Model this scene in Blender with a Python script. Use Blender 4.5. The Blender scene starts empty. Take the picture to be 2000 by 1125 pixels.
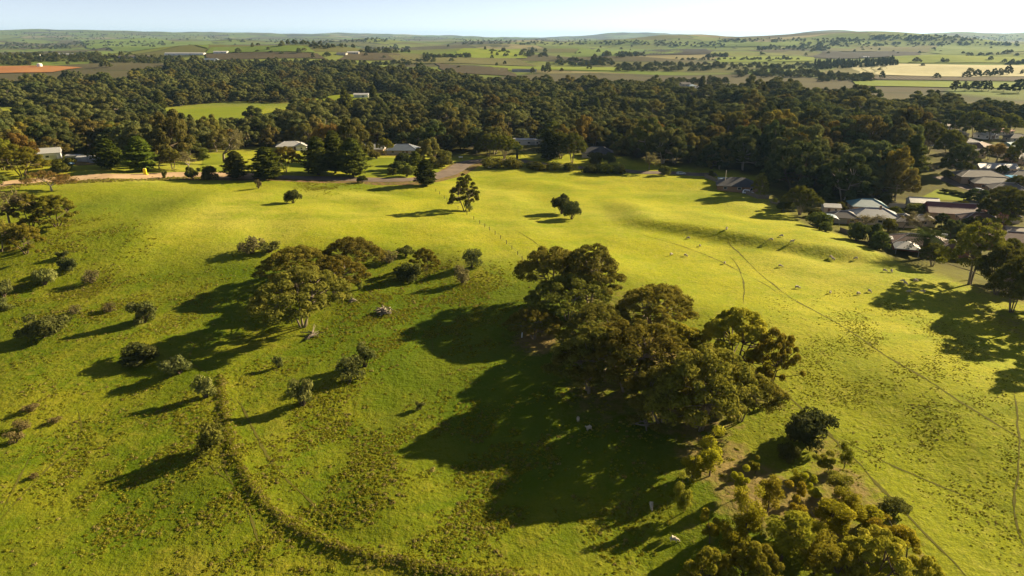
import bpy, bmesh, math, random
import numpy as np
from mathutils import Vector, Matrix

R = math.radians
SC = bpy.context.scene
COL = SC.collection

# ------------------------------------------------------------------ camera, sky, sun, exposure
CAM_H = 62.0
PITCH = R(20.28)
cam_data = bpy.data.cameras.new('camera')
cam_data.lens = 24.0
cam_data.sensor_width = 36.0
cam_data.clip_start = 1.0
cam_data.clip_end = 90000.0
cam = bpy.data.objects.new('camera', cam_data)
COL.objects.link(cam)
cam.location = (0, 0, CAM_H)
cam.rotation_euler = (R(90) - PITCH, 0, 0)
SC.camera = cam

SUN_EL = R(22.3)
SUN_AZ = R(61.0)          # clockwise from +Y (the way the camera looks)
world = bpy.data.worlds.new('World')
SC.world = world
world.use_nodes = True
wn = world.node_tree.nodes
bg = wn['Background']
skyt = wn.new('ShaderNodeTexSky')
skyt.sky_type = 'NISHITA'
skyt.sun_disc = False
skyt.sun_elevation = SUN_EL
skyt.sun_rotation = SUN_AZ
skyt.altitude = 2600
skyt.air_density = 0.48
skyt.dust_density = 0.7
skyt.ozone_density = 0.0
hsv = wn.new('ShaderNodeHueSaturation')
hsv.inputs['Saturation'].default_value = 0.55
world.node_tree.links.new(skyt.outputs[0], hsv.inputs['Color'])
world.node_tree.links.new(hsv.outputs[0], bg.inputs[0])
bg.inputs[1].default_value = 0.05

sun_data = bpy.data.lights.new('sun', 'SUN')
sun_data.energy = 5.0
sun_data.angle = R(0.5)
sun_data.color = (1.0, 0.81, 0.52)
sun = bpy.data.objects.new('sun', sun_data)
COL.objects.link(sun)
SUN_DIR = Vector((math.sin(SUN_AZ) * math.cos(SUN_EL), math.cos(SUN_AZ) * math.cos(SUN_EL), math.sin(SUN_EL)))
sun.rotation_euler = SUN_DIR.to_track_quat('Z', 'Y').to_euler()
sun.location = (300, 200, 400)

SC.view_settings.view_transform = 'Standard'
SC.view_settings.look = 'None'
SC.view_settings.gamma = 1.0
SC.view_settings.use_curve_mapping = False
SC.view_settings.exposure = 1.62
SC.cycles.use_denoising = True
SC.cycles.max_bounces = 6
SC.cycles.diffuse_bounces = 2
SC.cycles.transmission_bounces = 4
SC.cycles.volume_bounces = 0
SC.cycles.transparent_max_bounces = 8

# ------------------------------------------------------------------ terrain height
_nc = {}
def vnoise(x, y, seed, wl, n=7):
    key = (seed, wl, n)
    if key not in _nc:
        rs = np.random.RandomState(seed)
        _nc[key] = [(rs.uniform(0, math.pi * 2), 2 * math.pi / (wl * rs.uniform(0.6, 1.6)), rs.uniform(0, 6.28)) for _ in range(n)]
    s = 0
    for a, k, p in _nc[key]:
        s = s + np.sin(k * (x * math.cos(a) + y * math.sin(a)) + p + 1.3 * np.sin(k * 0.6 * (x * math.sin(a) - y * math.cos(a)) + p * 2))
    return s / math.sqrt(n)

def sstep(a, b, t):
    t = np.clip((t - a) / (b - a), 0, 1)
    return t * t * (3 - 2 * t)

_cx = np.array([-900, -300, -140, -100, -60, -25, 0, 25, 60, 82, 100, 130, 200, 400.])
_cy = np.array([150, 178, 190, 198, 208, 208, 194, 178, 152, 134, 112, 75, 20, -100.])
_fx = np.linspace(-900, 400, 1301)
_fy = np.interp(_fx, _cx, _cy)
_k = np.exp(-0.5 * (np.arange(-40, 41) / 13.0) ** 2); _k /= _k.sum()
_fy = np.convolve(np.pad(_fy, 40, mode='edge'), _k, mode='valid')
_fs = np.gradient(_fy, _fx)

HILLS = [  # x, y, height, sx, sy
    (-470, 1900, 30, 330, 260), (-1000, 1560, 20, 520, 330), (150, 2500, 12, 500, 300),
    (1500, 4300, 48, 800, 500), (2300, 4700, 40, 700, 500), (300, 4600, 22, 900, 500),
    (3800, 8800, 88, 430, 800), (5000, 9300, 62, 900, 900), (7600, 9600, 118, 1500, 1000),
    (2150, 14000, 82, 800, 800), (3300, 14500, 60, 1400, 800), (-2900, 14500, 78, 1500, 900),
    (-7500, 11500, 140, 3600, 2400), (-2500, 5200, 24, 1200, 600), (3000, 3000, 22, 900, 500)]

def h0(x, y):
    x = np.asarray(x, float); y = np.asarray(y, float)
    yc = np.interp(x, _fx, _fy); sl = np.interp(x, _fx, _fs)
    d = (y - yc) / np.sqrt(1 + sl * sl)
    k = 9.0
    sp_ = k * np.logaddexp(0, -d / k)
    near = -(0.038 * sp_ + 2.6 * (1 - np.exp(-sp_ / 34.0)))
    near = -14 * np.tanh(-near / 14.0)
    lft = -0.03 * 20 * np.logaddexp(0, -(x + 60) / 20) * sstep(260, 150, y) * sstep(-500, -60, x)
    # paddock tilts towards the low sun
    pl = -0.055 * (0.85 * x + 0.5 * (y - 200))
    pl = 8.0 * np.tanh(pl / 8.0)
    w = sstep(420, 300, y) * sstep(-20, 25, d)
    plate = pl * w + (-4.0) * sstep(330, 480, y)
    # low bank across the right of the paddock
    yb = np.interp(x, [30, 50, 70, 101, 130], [246, 238, 226, 208, 204])
    bank = 2.9 * sstep(-5, 4, y - yb) * sstep(34, 52, x) * sstep(128, 104, x) * sstep(60, 10, y - yb)
    und = 0.35 * vnoise(x, y, 3, 46) * sstep(600, 300, y)
    und = und + 0.28 * vnoise(x * 0.6, y, 5, 26) * sstep(260, 290, y) * sstep(400, 340, y)
    far = sstep(900, 1800, y)
    z = near * sstep(600, 250, y) + lft + plate + bank + und
    hl = 0
    for (hx, hy, hh, sx, sy) in HILLS:
        hl = hl + hh * np.exp(-0.5 * (((x - hx) / sx) ** 2 + ((y - hy) / sy) ** 2))
    z = z + hl * sstep(700, 1200, y)
    z = z + far * (8.0 * vnoise(x, y, 11, 800) + 13.0 * sstep(2200, 4500, y) * vnoise(x, y, 12, 1900))
    z = z - 30 * sstep(15500, 24000, y)
    return z

SP, CP = math.sin(PITCH), math.cos(PITCH)
FPX = 2000.0 * 24.0 / 36.0

def pix_ray(px, py):
    a = (px - 1000.0) / FPX; v = (py - 562.5) / FPX
    return a, CP - v * SP, -SP - v * CP

RAY_T = 55.0 * np.power(1.012, np.arange(0, 520))
def hit(px, py, hf):
    a, b, c = pix_ray(px, py)
    ts = RAY_T
    g = CAM_H + c * ts - hf(a * ts, b * ts)
    i = np.argmax(g < 0) if np.any(g < 0) else len(ts) - 1
    lo, hi = ts[max(i - 1, 0)], ts[i]
    for _ in range(24):
        m = 0.5 * (lo + hi)
        if CAM_H + c * m - float(hf(a * m, b * m)) < 0: hi = m
        else: lo = m
    return a * hi, b * hi, hi

def proj(x, y, z):
    zz = z - CAM_H
    d = y * CP - zz * SP
    return 1000 + FPX * x / d, 562.5 + FPX * (-(zz * CP + y * SP)) / d, d

# overgrown bank that curves through the foreground
BERM = np.array([hit(px, py, h0)[:2] for px, py in
                 [(432, 738), (436, 780), (444, 830), (458, 885), (485, 940), (520, 985), (565, 1025), (630, 1060), (720, 1085), (820, 1105), (930, 1122), (1100, 1145)]])

def seg_dist(x, y, P):
    best = np.full(np.shape(x), 1e9)
    for (ax, ay), (bx, by) in zip(P[:-1], P[1:]):
        ux, uy = bx - ax, by - ay; L2 = ux * ux + uy * uy
        t = np.clip(((x - ax) * ux + (y - ay) * uy) / L2, 0, 1)
        best = np.minimum(best, np.hypot(x - ax - t * ux, y - ay - t * uy))
    return best

def hgt(x, y):
    x = np.asarray(x, float); y = np.asarray(y, float)
    d = seg_dist(x, y, BERM)
    return h0(x, y) + (0.48 + 0.2 * vnoise(x, y, 21, 6)) * np.exp(-0.5 * (d / 0.75) ** 2) - 0.15 * np.exp(-0.5 * ((d - 2.0) / 0.7) ** 2)

def P(px, py):
    return hit(px, py, ground_z)

# ------------------------------------------------------------------ mesh helpers
def link(o, parent=None):
    COL.objects.link(o)
    if parent is not None: o.parent = parent
    return o

def tag(o, label=None, cat=None, group=None, kind=None):
    if label: o['label'] = label
    if cat: o['category'] = cat
    if group: o['group'] = group
    if kind: o['kind'] = kind
    return o

def np_mesh(name, V, F, mat=None, attrs=None, smooth=False):
    """F: list of (n,k) integer arrays"""
    me = bpy.data.meshes.new(name)
    V = np.asarray(V, np.float32)
    if not isinstance(F, list): F = [F]
    F = [np.asarray(f, np.int32) for f in F if len(f)]
    me.vertices.add(len(V)); me.vertices.foreach_set('co', V.ravel())
    nl = sum(f.size for f in F); nf = sum(len(f) for f in F)
    me.loops.add(nl); me.polygons.add(nf)
    me.loops.foreach_set('vertex_index', np.concatenate([f.ravel() for f in F]))
    tot = np.concatenate([np.full(len(f), f.shape[1], np.int32) for f in F])
    st = np.concatenate([[0], np.cumsum(tot)[:-1]]).astype(np.int32)
    me.polygons.foreach_set('loop_start', st)
    if attrs:
        for k, v in attrs.items():
            v = np.asarray(v, np.float32)
            if v.ndim == 1:
                a = me.attributes.new(k, 'FLOAT', 'POINT'); a.data.foreach_set('value', v)
            else:
                a = me.attributes.new(k, 'FLOAT_COLOR', 'POINT'); a.data.foreach_set('color', v.ravel())
    me.update(calc_edges=True)
    if smooth: me.polygons.foreach_set('use_smooth', np.ones(nf, bool))
    if mat: me.materials.append(mat)
    return me

class MB:
    """collects boxes, prisms and tubes into one mesh"""
    def __init__(s): s.v = []; s.f = []
    def add(s, vs, fs):
        b = len(s.v); s.v += [tuple(p) for p in vs]; s.f += [tuple(i + b for i in f) for f in fs]; return s
    def box(s, c, d, rz=0.0):
        x, y, z = c; a, b, e = d[0] / 2, d[1] / 2, d[2] / 2
        cs, sn = math.cos(rz), math.sin(rz)
        vs = [(x + i * a * cs - j * b * sn, y + i * a * sn + j * b * cs, z + k * e) for k in (-1, 1) for j in (-1, 1) for i in (-1, 1)]
        return s.add(vs, [(0, 2, 3, 1), (4, 5, 7, 6), (0, 1, 5, 4), (2, 6, 7, 3), (0, 4, 6, 2), (1, 3, 7, 5)])
    def tube(s, pts, rad, n=6, cap=True):
        pts = [Vector(p) for p in pts]; m = len(pts); vs = []; fs = []
        if not hasattr(rad, '__len__'): rad = [rad] * m
        for i, p in enumerate(pts):
            t = (pts[min(i + 1, m - 1)] - pts[max(i - 1, 0)]).normalized()
            u = t.orthogonal().normalized() if abs(t.z) > 0.95 else t.cross(Vector((0, 0, 1))).normalized()
            w = t.cross(u)
            for j in range(n):
                a = 2 * math.pi * j / n
                vs.append(p + (u * math.cos(a) + w * math.sin(a)) * rad[i])
        for i in range(m - 1):
            for j in range(n):
                fs.append((i * n + j, i * n + (j + 1) % n, (i + 1) * n + (j + 1) % n, (i + 1) * n + j))
        if cap: fs.append(tuple(range(n))[::-1]); fs.append(tuple((m - 1) * n + j for j in range(n)))
        return s.add(vs, fs)
    def mesh(s, name, mat, smooth=False):
        me = bpy.data.meshes.new(name); me.from_pydata(s.v, [], s.f); me.update()
        if smooth: me.polygons.foreach_set('use_smooth', np.ones(len(s.f), bool))
        if mat: me.materials.append(mat)
        return me
    def build(s, name, mat, parent=None, smooth=False):
        return link(bpy.data.objects.new(name, s.mesh(name, mat, smooth)), parent)

def empty(name, loc, rz=0.0, scale=None):
    e = bpy.data.objects.new(name, None)
    e.empty_display_size = 0.5
    e.location = loc; e.rotation_euler = (0, 0, rz)
    if scale: e.scale = scale
    return link(e)

# ------------------------------------------------------------------ material helpers
class NT:
    def __init__(s, name):
        s.m = bpy.data.materials.new(name); s.m.use_nodes = True
        s.t = s.m.node_tree; s.t.nodes.clear()
        s.out = s.t.nodes.new('ShaderNodeOutputMaterial')
    def n(s, typ, **kw):
        nd = s.t.nodes.new('ShaderNode' + typ)
        for k, v in kw.items(): setattr(nd, k, v)
        return nd
    def put(s, sock, v):
        if isinstance(v, bpy.types.NodeSocket): s.t.links.new(v, sock)
        elif v is not None:
            if hasattr(sock.default_value, '__len__') and hasattr(v, '__len__') and len(v) == 3 and len(sock.default_value) == 4: v = (*v, 1)
            sock.default_value = v
    def pos(s): return s.n('NewGeometry').outputs['Position']
    def noise(s, vec, scale, detail=3.0, rough=0.55, dist=0.0):
        nd = s.n('TexNoise'); s.put(nd.inputs['Vector'], vec); nd.inputs['Scale'].default_value = scale
        nd.inputs['Detail'].default_value = detail; nd.inputs['Roughness'].default_value = rough; nd.inputs['Distortion'].default_value = dist
        return nd.outputs['Fac']
    def ramp(s, f, stops, interp='LINEAR'):
        nd = s.n('ValToRGB'); s.put(nd.inputs[0], f); cr = nd.color_ramp; cr.interpolation = interp
        while len(cr.elements) < len(stops): cr.elements.new(0.5)
        for e, (p, c) in zip(cr.elements, stops):
            e.position = p; e.color = (c, c, c, 1) if not hasattr(c, '__len__') else (*c, 1)
        return nd.outputs[0]
    def mix(s, f, a, b, mode='MIX'):
        nd = s.n('Mix', data_type='RGBA', blend_type=mode); s.put(nd.inputs[0], f); s.put(nd.inputs[6], a); s.put(nd.inputs[7], b)
        return nd.outputs[2]
    def math(s, op, a, b=None, c=None):
        nd = s.n('Math', operation=op); s.put(nd.inputs[0], a)
        if b is not None: s.put(nd.inputs[1], b)
        if c is not None: s.put(nd.inputs[2], c)
        return nd.outputs[0]
    def vscale(s, v, sc):
        nd = s.n('VectorMath', operation='MULTIPLY'); s.put(nd.inputs[0], v); nd.inputs[1].default_value = sc
        return nd.outputs[0]
    def attr(s, name, out='Fac'):
        return s.n('Attribute', attribute_name=name).outputs[out]
    def bump(s, h, dist=0.1, strength=1.0):
        nd = s.n('Bump'); s.put(nd.inputs['Height'], h); nd.inputs['Distance'].default_value = dist; nd.inputs['Strength'].default_value = strength
        return nd.outputs[0]
    def principled(s, col, rough=0.8, normal=None, spec=0.3, metal=0.0):
        p = s.n('BsdfPrincipled'); s.put(p.inputs['Base Color'], col); s.put(p.inputs['Roughness'], rough)
        p.inputs['Specular IOR Level'].default_value = spec; p.inputs['Metallic'].default_value = metal
        if normal is not None: s.put(p.inputs['Normal'], normal)
        s.t.links.new(p.outputs[0], s.out.inputs[0]); return p

def simple(name, col, rough=0.7, var=0.15, scale=1.5, spec=0.3, metal=0.0, bump=0.0):
    t = NT(name); co = t.n('TexCoord').outputs['Object']
    f = t.noise(co, scale, 4)
    c = t.mix(f, tuple(x * (1 - var) for x in col), tuple(min(x * (1 + var), 1) for x in col))
    nb = t.bump(t.noise(co, scale * 8, 2), 0.02, bump) if bump else None
    t.principled(c, rough, nb, spec, metal)
    return t.m

def ribbed(name, col, rough=0.55, period=0.25, axis='X', var=0.12, metal=0.0):
    t = NT(name); co = t.n('TexCoord').outputs['Object']
    w = t.n('TexWave'); w.bands_direction = axis; t.put(w.inputs['Vector'], co); w.inputs['Scale'].default_value = 0.314 / period * 1.0
    w.inputs['Distortion'].default_value = 0
    f = t.noise(co, 0.7, 4)
    c = t.mix(f, tuple(x * (1 - var) for x in col), tuple(min(x * (1 + var), 1) for x in col))
    streak = t.noise(t.vscale(co, (2.0, 2.0, 0.2)), 1.0, 4)
    c = t.mix(t.ramp(streak, [(0.55, 0.0), (0.8, 0.5)]), c, tuple(x * 0.6 for x in col))
    t.principled(c, rough, t.bump(w.outputs['Fac'], 0.04, 0.8), 0.4, metal)
    return t.m
# ------------------------------------------------------------------ ground sheet
def sinh_axis(n, a, lo, hi, c):
    t = np.linspace(math.asinh((lo - c) / a), math.asinh((hi - c) / a), n)
    return c + a * np.sinh(t)
GX = sinh_axis(620, 55.0, -30000, 30000, 0.0)
GY = sinh_axis(560, 60.0, -1500, 30000, 105.0)
XX, YY = np.meshgrid(GX, GY)
ZZ = hgt(XX, YY)

def ground_z(x, y):
    """height on the ground mesh itself"""
    x = np.asarray(x, float); y = np.asarray(y, float)
    i = np.clip(np.searchsorted(GX, x) - 1, 0, len(GX) - 2); j = np.clip(np.searchsorted(GY, y) - 1, 0, len(GY) - 2)
    u = (x - GX[i]) / (GX[i + 1] - GX[i]); v = (y - GY[j]) / (GY[j + 1] - GY[j])
    return (ZZ[j, i] * (1 - u) * (1 - v) + ZZ[j, i + 1] * u * (1 - v) + ZZ[j + 1, i] * (1 - u) * v + ZZ[j + 1, i + 1] * u * v)

def in_poly(x, y, poly):
    x = np.asarray(x, float); y = np.asarray(y, float)
    ins = np.zeros(np.shape(x), bool); n = len(poly)
    for k in range(n):
        x1, y1 = poly[k]; x2, y2 = poly[(k + 1) % n]
        c = ((y1 > y) != (y2 > y)) & (x < (x2 - x1) * (y - y1) / (y2 - y1 + 1e-12) + x1)
        ins ^= c
    return ins

def wpoly(pts): return [P(px, py)[:2] for px, py in pts]

def poly_soft(x, y, poly, soft):
    d = seg_dist(x, y, np.array(list(poly) + [poly[0]]))
    s = np.where(in_poly(x, y, poly), d, -d)
    return sstep(-soft, soft, s)

# edge where the paddock ends and trees begin, by picture column (picture row of tree feet), and how far back the wood goes
FRONT_X = [-400, 0, 120, 230, 330, 440, 560, 620, 700, 850, 900, 960, 1060, 1240, 1380, 1440, 1500, 1550, 1640, 1750, 1850, 1872, 1880, 1790, 2100]
FRONT = [(-500, 350), (0, 330), (60, 320), (110, 306), (200, 308), (250, 320), (330, 316), (390, 300), (450, 296), (560, 284), (640, 300), (700, 284), (820, 288), (880, 308), (960, 304), (1060, 300), (1200, 306), (1280, 320),
         (1400, 332), (1480, 346), (1550, 378), (1640, 396), (1760, 397), (1845, 385), (1872, 340), (1880, 262), (1960, 250), (2500, 262)]
BACKZ = [(-500, 900), (0, 930), (250, 980), (350, 1250), (620, 1280), (820, 1200), (950, 960), (1150, 930), (1450, 860), (1600, 740), (1750, 640), (2000, 600), (2500, 600)]
MEADOWS = [[(305, 212), (455, 198), (560, 203), (640, 190), (690, 200), (560, 222), (475, 262), (372, 258)],
           [(640, 186), (770, 180), (770, 204), (640, 216)],
           [(-60, 210), (66, 208), (70, 236), (-60, 246)]]
MEADOW_W = [wpoly(p) for p in MEADOWS]

px_, py_, dd_ = proj(XX, YY, ZZ)
ahead = YY > 120
fr = np.interp(px_, *zip(*FRONT)); bk = np.interp(px_, *zip(*BACKZ))
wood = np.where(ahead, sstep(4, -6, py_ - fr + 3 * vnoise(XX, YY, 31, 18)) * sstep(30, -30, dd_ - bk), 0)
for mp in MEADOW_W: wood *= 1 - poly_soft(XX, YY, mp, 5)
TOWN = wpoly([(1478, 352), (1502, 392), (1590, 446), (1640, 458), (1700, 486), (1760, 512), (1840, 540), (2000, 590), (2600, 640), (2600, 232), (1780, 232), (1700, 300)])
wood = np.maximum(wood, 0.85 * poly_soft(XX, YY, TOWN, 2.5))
dirt = np.zeros_like(XX)
def add_dirt(px, py, rx, ry, a):
    x, y, t = P(px, py); m = t / FPX; sx = rx * m; sy = ry * m / max(0.16, (CAM_H / t))
    global dirt
    q = np.exp(-0.5 * (((XX - x) / sx) ** 2 + ((YY - y) / sy) ** 2) ** 1.5)
    dirt = np.maximum(dirt, a * q)
for args in [(1050, 665, 45, 22, .9), (1180, 770, 90, 60, .55), (1290, 680, 70, 50, .8), (1340, 800, 100, 50, .7), (1430, 760, 70, 40, .6), (1500, 770, 40, 40, .5), (1400, 900, 70, 60, .75),
             (1480, 960, 90, 60, .8), (1570, 1000, 90, 60, .8), (1650, 950, 60, 50, .75), (1700, 1060, 100, 70, .55), (1620, 880, 40, 35, .6), (1560, 860, 40, 30, .35), (1360, 1060, 80, 60, .3),
             (1180, 600, 80, 40, .5), (610, 590, 70, 40, .18), (1660, 470, 30, 10, .4), (1930, 560, 70, 40, .5), (1990, 640, 60, 60, .5)]:
    add_dirt(*args)
yc_ = np.interp(XX, _fx, _fy)
rough = sstep(12, -18, YY - yc_) * (YY > -200)
rough = rough * (1 - 0.62 * sstep(30, 62, XX))
rough = np.maximum(rough, 0.75 * sstep(-105, -125, XX) * sstep(300, 240, YY))
xr, yr, _ = P(630, 362)
rough = np.maximum(rough, 0.8 * np.exp(-0.5 * (((XX - xr) / 26) ** 2 + ((YY - yr) / 12) ** 2) ** 2))
farm = sstep(620, 760, YY) * (1 - wood)
cols = np.stack([dirt, rough, wood, farm], -1).reshape(-1, 4)
nx, ny = len(GX), len(GY)
ii = (np.arange(ny - 1)[:, None] * nx + np.arange(nx - 1)[None, :]).ravel()
GF = np.stack([ii, ii + 1, ii + nx + 1, ii + nx], 1)

def ground_material():
    t = NT('grassland')
    p = t.pos()
    a = t.n('Attribute', attribute_name='zone')
    sep = t.n('SeparateColor'); t.put(sep.inputs[0], a.outputs['Color'])
    z_dirt, z_rough, z_wood, z_farm = sep.outputs[0], sep.outputs[1], sep.outputs[2], a.outputs['Alpha']
    big = t.noise(p, 0.016, 4, 0.6); mid = t.noise(t.vscale(p, (1, 1.0, 1)), 0.09, 4, 0.62, 0.4); sml = t.noise(p, 0.55, 4, 0.65); fine = t.noise(p, 3.2, 3, 0.7)
    lime = t.mix(t.ramp(big, [(0.36, 0), (0.64, 1)]), (0.295, 0.305, 0.010), (0.36, 0.34, 0.030))
    lime = t.mix(t.ramp(t.noise(p, 0.011, 3, 0.55, 0.5), [(0.48, 0), (0.66, 0.6)]), lime, (0.38, 0.36, 0.075))
    lime = t.mix(t.ramp(t.noise(t.vscale(p, (1, 2.2, 1)), 0.030, 5, 0.65), [(0.50, 0), (0.66, 0.75)]), lime, (0.165, 0.215, 0.008))
    lime = t.mix(t.ramp(mid, [(0.42, 0), (0.72, 0.7)]), lime, (0.19, 0.25, 0.010))
    lime = t.mix(t.ramp(sml, [(0.48, 0), (0.72, 0.55)]), lime, (0.34, 0.31, 0.06))
    rg = t.mix(t.ramp(mid, [(0.36, 0), (0.62, 1)]), (0.088, 0.128, 0.003), (0.182, 0.180, 0.010))
    rg = t.mix(t.ramp(sml, [(0.5, 0), (0.72, 0.7)]), rg, (0.25, 0.215, 0.030))
    rg = t.mix(t.ramp(t.noise(p, 0.035, 5, 0.6), [(0.56, 0), (0.72, 0.55)]), rg, (0.23, 0.19, 0.032))
    rg = t.mix(t.ramp(t.noise(p, 0.013, 4, 0.6, 0.6), [(0.40, 0.0), (0.58, 0.85)]), rg, (0.062, 0.104, 0.002))
    c = t.mix(z_rough, lime, rg)
    c = t.mix(t.ramp(fine, [(0.3, 0.6), (0.58, 0.0)]), c, (0.07, 0.10, 0.006))
    c = t.mix(t.ramp(t.noise(p, 1.3, 3, 0.6), [(0.30, 0.6), (0.46, 0.0)]), c, (0.085, 0.12, 0.007))
    # dirt showing under the trees
    dn = t.math('ADD', z_dirt, t.math('MULTIPLY', t.math('SUBTRACT', sml, 0.5), 1.1))
    dc = t.mix(sml, (0.15, 0.105, 0.035), (0.25, 0.19, 0.075))
    c = t.mix(t.ramp(dn, [(0.38, 0), (0.75, .9)]), c, dc)
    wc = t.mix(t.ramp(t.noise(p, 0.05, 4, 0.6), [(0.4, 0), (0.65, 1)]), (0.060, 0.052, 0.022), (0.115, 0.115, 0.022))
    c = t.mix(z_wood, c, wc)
    # patchwork of far farmland: grazed slopes, vines, fallow
    wv = t.n('VectorMath', operation='ADD')
    t.put(wv.inputs[0], t.vscale(p, (1 / 420.0, 1 / 330.0, 0)))
    nz = t.n('TexNoise'); t.put(nz.inputs['Vector'], p); nz.inputs['Scale'].default_value = 0.0016; nz.inputs['Detail'].default_value = 2
    t.put(wv.inputs[1], t.vscale(nz.outputs['Color'], (1.6, 1.6, 0)))
    vo = t.n('TexVoronoi'); t.put(vo.inputs['Vector'], wv.outputs[0]); vo.inputs['Scale'].default_value = 1.0
    sp = t.n('SeparateColor'); t.put(sp.inputs[0], vo.outputs['Color'])
    fc = t.ramp(sp.outputs[0], [(0.0, (0.105, 0.150, 0.022)), (0.2, (0.075, 0.068, 0.038)), (0.34, (0.12, 0.165, 0.026)), (0.50, (0.105, 0.110, 0.036)), (0.62, (0.150, 0.185, 0.035)),
                                (0.76, (0.060, 0.058, 0.034)), (0.86, (0.115, 0.160, 0.03)), (0.95, (0.21, 0.185, 0.085))], 'CONSTANT')
    fc = t.mix(t.ramp(t.noise(p, 0.006, 5, 0.65), [(0.4, 0), (0.7, 0.75)]), fc, (0.105, 0.100, 0.042))
    ve = t.n('TexVoronoi', feature='DISTANCE_TO_EDGE'); t.put(ve.inputs['Vector'], wv.outputs[0]); ve.inputs['Scale'].default_value = 1.0
    fc = t.mix(t.ramp(ve.outputs[0], [(0.0, 0.8), (0.03, 0.0)]), fc, (0.045, 0.055, 0.02))
    fc = t.mix(t.ramp(t.noise(p, 0.0045, 6, 0.75), [(0.60, 0), (0.63, 0.75)]), fc, (0.030, 0.040, 0.016))
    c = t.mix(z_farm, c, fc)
    hb = t.math('ADD', t.math('MULTIPLY', t.noise(p, 1.1, 3, 0.6), 0.8), t.math('MULTIPLY', fine, 0.28))
    hb = t.math('ADD', hb, t.math('MULTIPLY', t.noise(p, 0.28, 2, 0.5), 1.1))
    amp = t.math('MULTIPLY', t.math('ADD', t.math('MULTIPLY', z_rough, 0.45), 0.55), 0.36)
    t.principled(c, 0.95, t.bump(t.math('MULTIPLY', hb, amp), 1.0, 1.0), 0.05)
    return t.m
M_GROUND = ground_material()
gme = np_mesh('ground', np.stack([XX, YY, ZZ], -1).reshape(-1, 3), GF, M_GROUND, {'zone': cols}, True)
ground = link(bpy.data.objects.new('ground', gme))
tag(ground, 'rolling green grassland running out to the distant farmland and horizon', 'ground', kind='structure')

# ------------------------------------------------------------------ sheets laid on the ground: tracks, roads, fields
def resample(pts, step):
    pts = np.array(pts, float)
    # smooth with Catmull-Rom
    out = []
    n = len(pts)
    for i in range(n - 1):
        p0, p1, p2, p3 = pts[max(i - 1, 0)], pts[i], pts[i + 1], pts[min(i + 2, n - 1)]
        m = max(2, int(np.hypot(*(p2 - p1)) / step))
        for k in range(m):
            t = k / m
            out.append(0.5 * ((2 * p1) + (-p0 + p2) * t + (2 * p0 - 5 * p1 + 4 * p2 - p3) * t * t + (-p0 + 3 * p1 - 3 * p2 + p3) * t ** 3))
    out.append(pts[-1]); return np.array(out)

def ribbon(name, pixels, width, mat, label, cat, off=0.03, step=1.2, jitter=0.0, seed=0, cross=2, group=None, world_pts=None):
    pts = resample(world_pts if world_pts is not None else [P(*p)[:2] for p in pixels], step)
    rs = np.random.RandomState(seed)
    if jitter:
        n = len(pts); j = np.convolve(rs.normal(0, 1, n + 8), np.ones(5) / 5, 'same')[4:4 + n]; j2 = np.convolve(rs.normal(0, 1, n + 8), np.ones(5) / 5, 'same')[4:4 + n]
        pts = pts + np.stack([j, j2], 1) * jitter
    tg = np.gradient(pts, axis=0); tg /= np.linalg.norm(tg, axis=1)[:, None] + 1e-9
    nr = np.stack([-tg[:, 1], tg[:, 0]], 1)
    wd = width * (1 + (rs.uniform(-0.55, 0.45, len(pts)) if jitter else 0)) * np.ones(len(pts))
    if jitter:
        L_ = np.arange(len(pts)) * step
        wd = wd * np.clip(np.minimum(L_, L_[::-1]) / 9.0, 0.12, 1) * np.clip(1 + 0.5 * vnoise(pts[:, 0], pts[:, 1], seed + 7, 14), .25, 1.5)
    rows = []
    for c in range(cross + 1):
        q = pts + nr * (wd * (c / cross - 0.5))[:, None]
        rows.append(np.column_stack([q, ground_z(q[:, 0], q[:, 1]) + off]))
    V = np.stack(rows, 1).reshape(-1, 3); m = cross + 1
    i = (np.arange(len(pts) - 1)[:, None] * m + np.arange(cross)[None, :]).ravel()
    me = np_mesh(name, V, np.stack([i, i + 1, i + m + 1, i + m], 1)[:, ::-1], mat, None, True)
    return tag(link(bpy.data.objects.new(name, me)), label, cat, group, 'structure')

t = NT('worn_soil'); p = t.pos()
t.principled(t.mix(t.noise(p, 0.8, 4), (0.07, 0.075, 0.010), (0.13, 0.115, 0.025)), 0.95, t.bump(t.noise(p, 4, 3), 0.05, 1), 0.05)
M_TRACK = t.m
t = NT('sandy_gravel'); p = t.pos()
c = t.mix(t.ramp(t.noise(p, 0.12, 4), [(0.35, 0), (0.65, 1)]), (0.36, 0.25, 0.14), (0.48, 0.34, 0.20))
c = t.mix(t.ramp(t.noise(p, 2.5, 3), [(0.5, 0), (0.8, 0.5)]), c, (0.22, 0.15, 0.09))
t.principled(c, 0.95, t.bump(t.noise(p, 3, 3), 0.05, 0.6), 0.1); M_SAND = t.m
t = NT('worn_asphalt'); p = t.pos()
c = t.mix(t.ramp(t.noise(p, 0.25, 4), [(0.35, 0), (0.65, 1)]), (0.125, 0.098, 0.078), (0.175, 0.135, 0.105))
t.principled(c, 0.9, t.bump(t.noise(p, 5, 3), 0.02, 0.5), 0.2); M_ASPH = t.m
t = NT('verge_earth'); p = t.pos()
c = t.mix(t.ramp(t.noise(p, 0.5, 4), [(0.4, 0), (0.62, 1)]), (0.20, 0.125, 0.06), (0.10, 0.10, 0.02))
t.principled(c, 0.95, t.bump(t.noise(p, 3, 3), 0.06, 1), 0.05); M_VERGE = t.m

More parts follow.
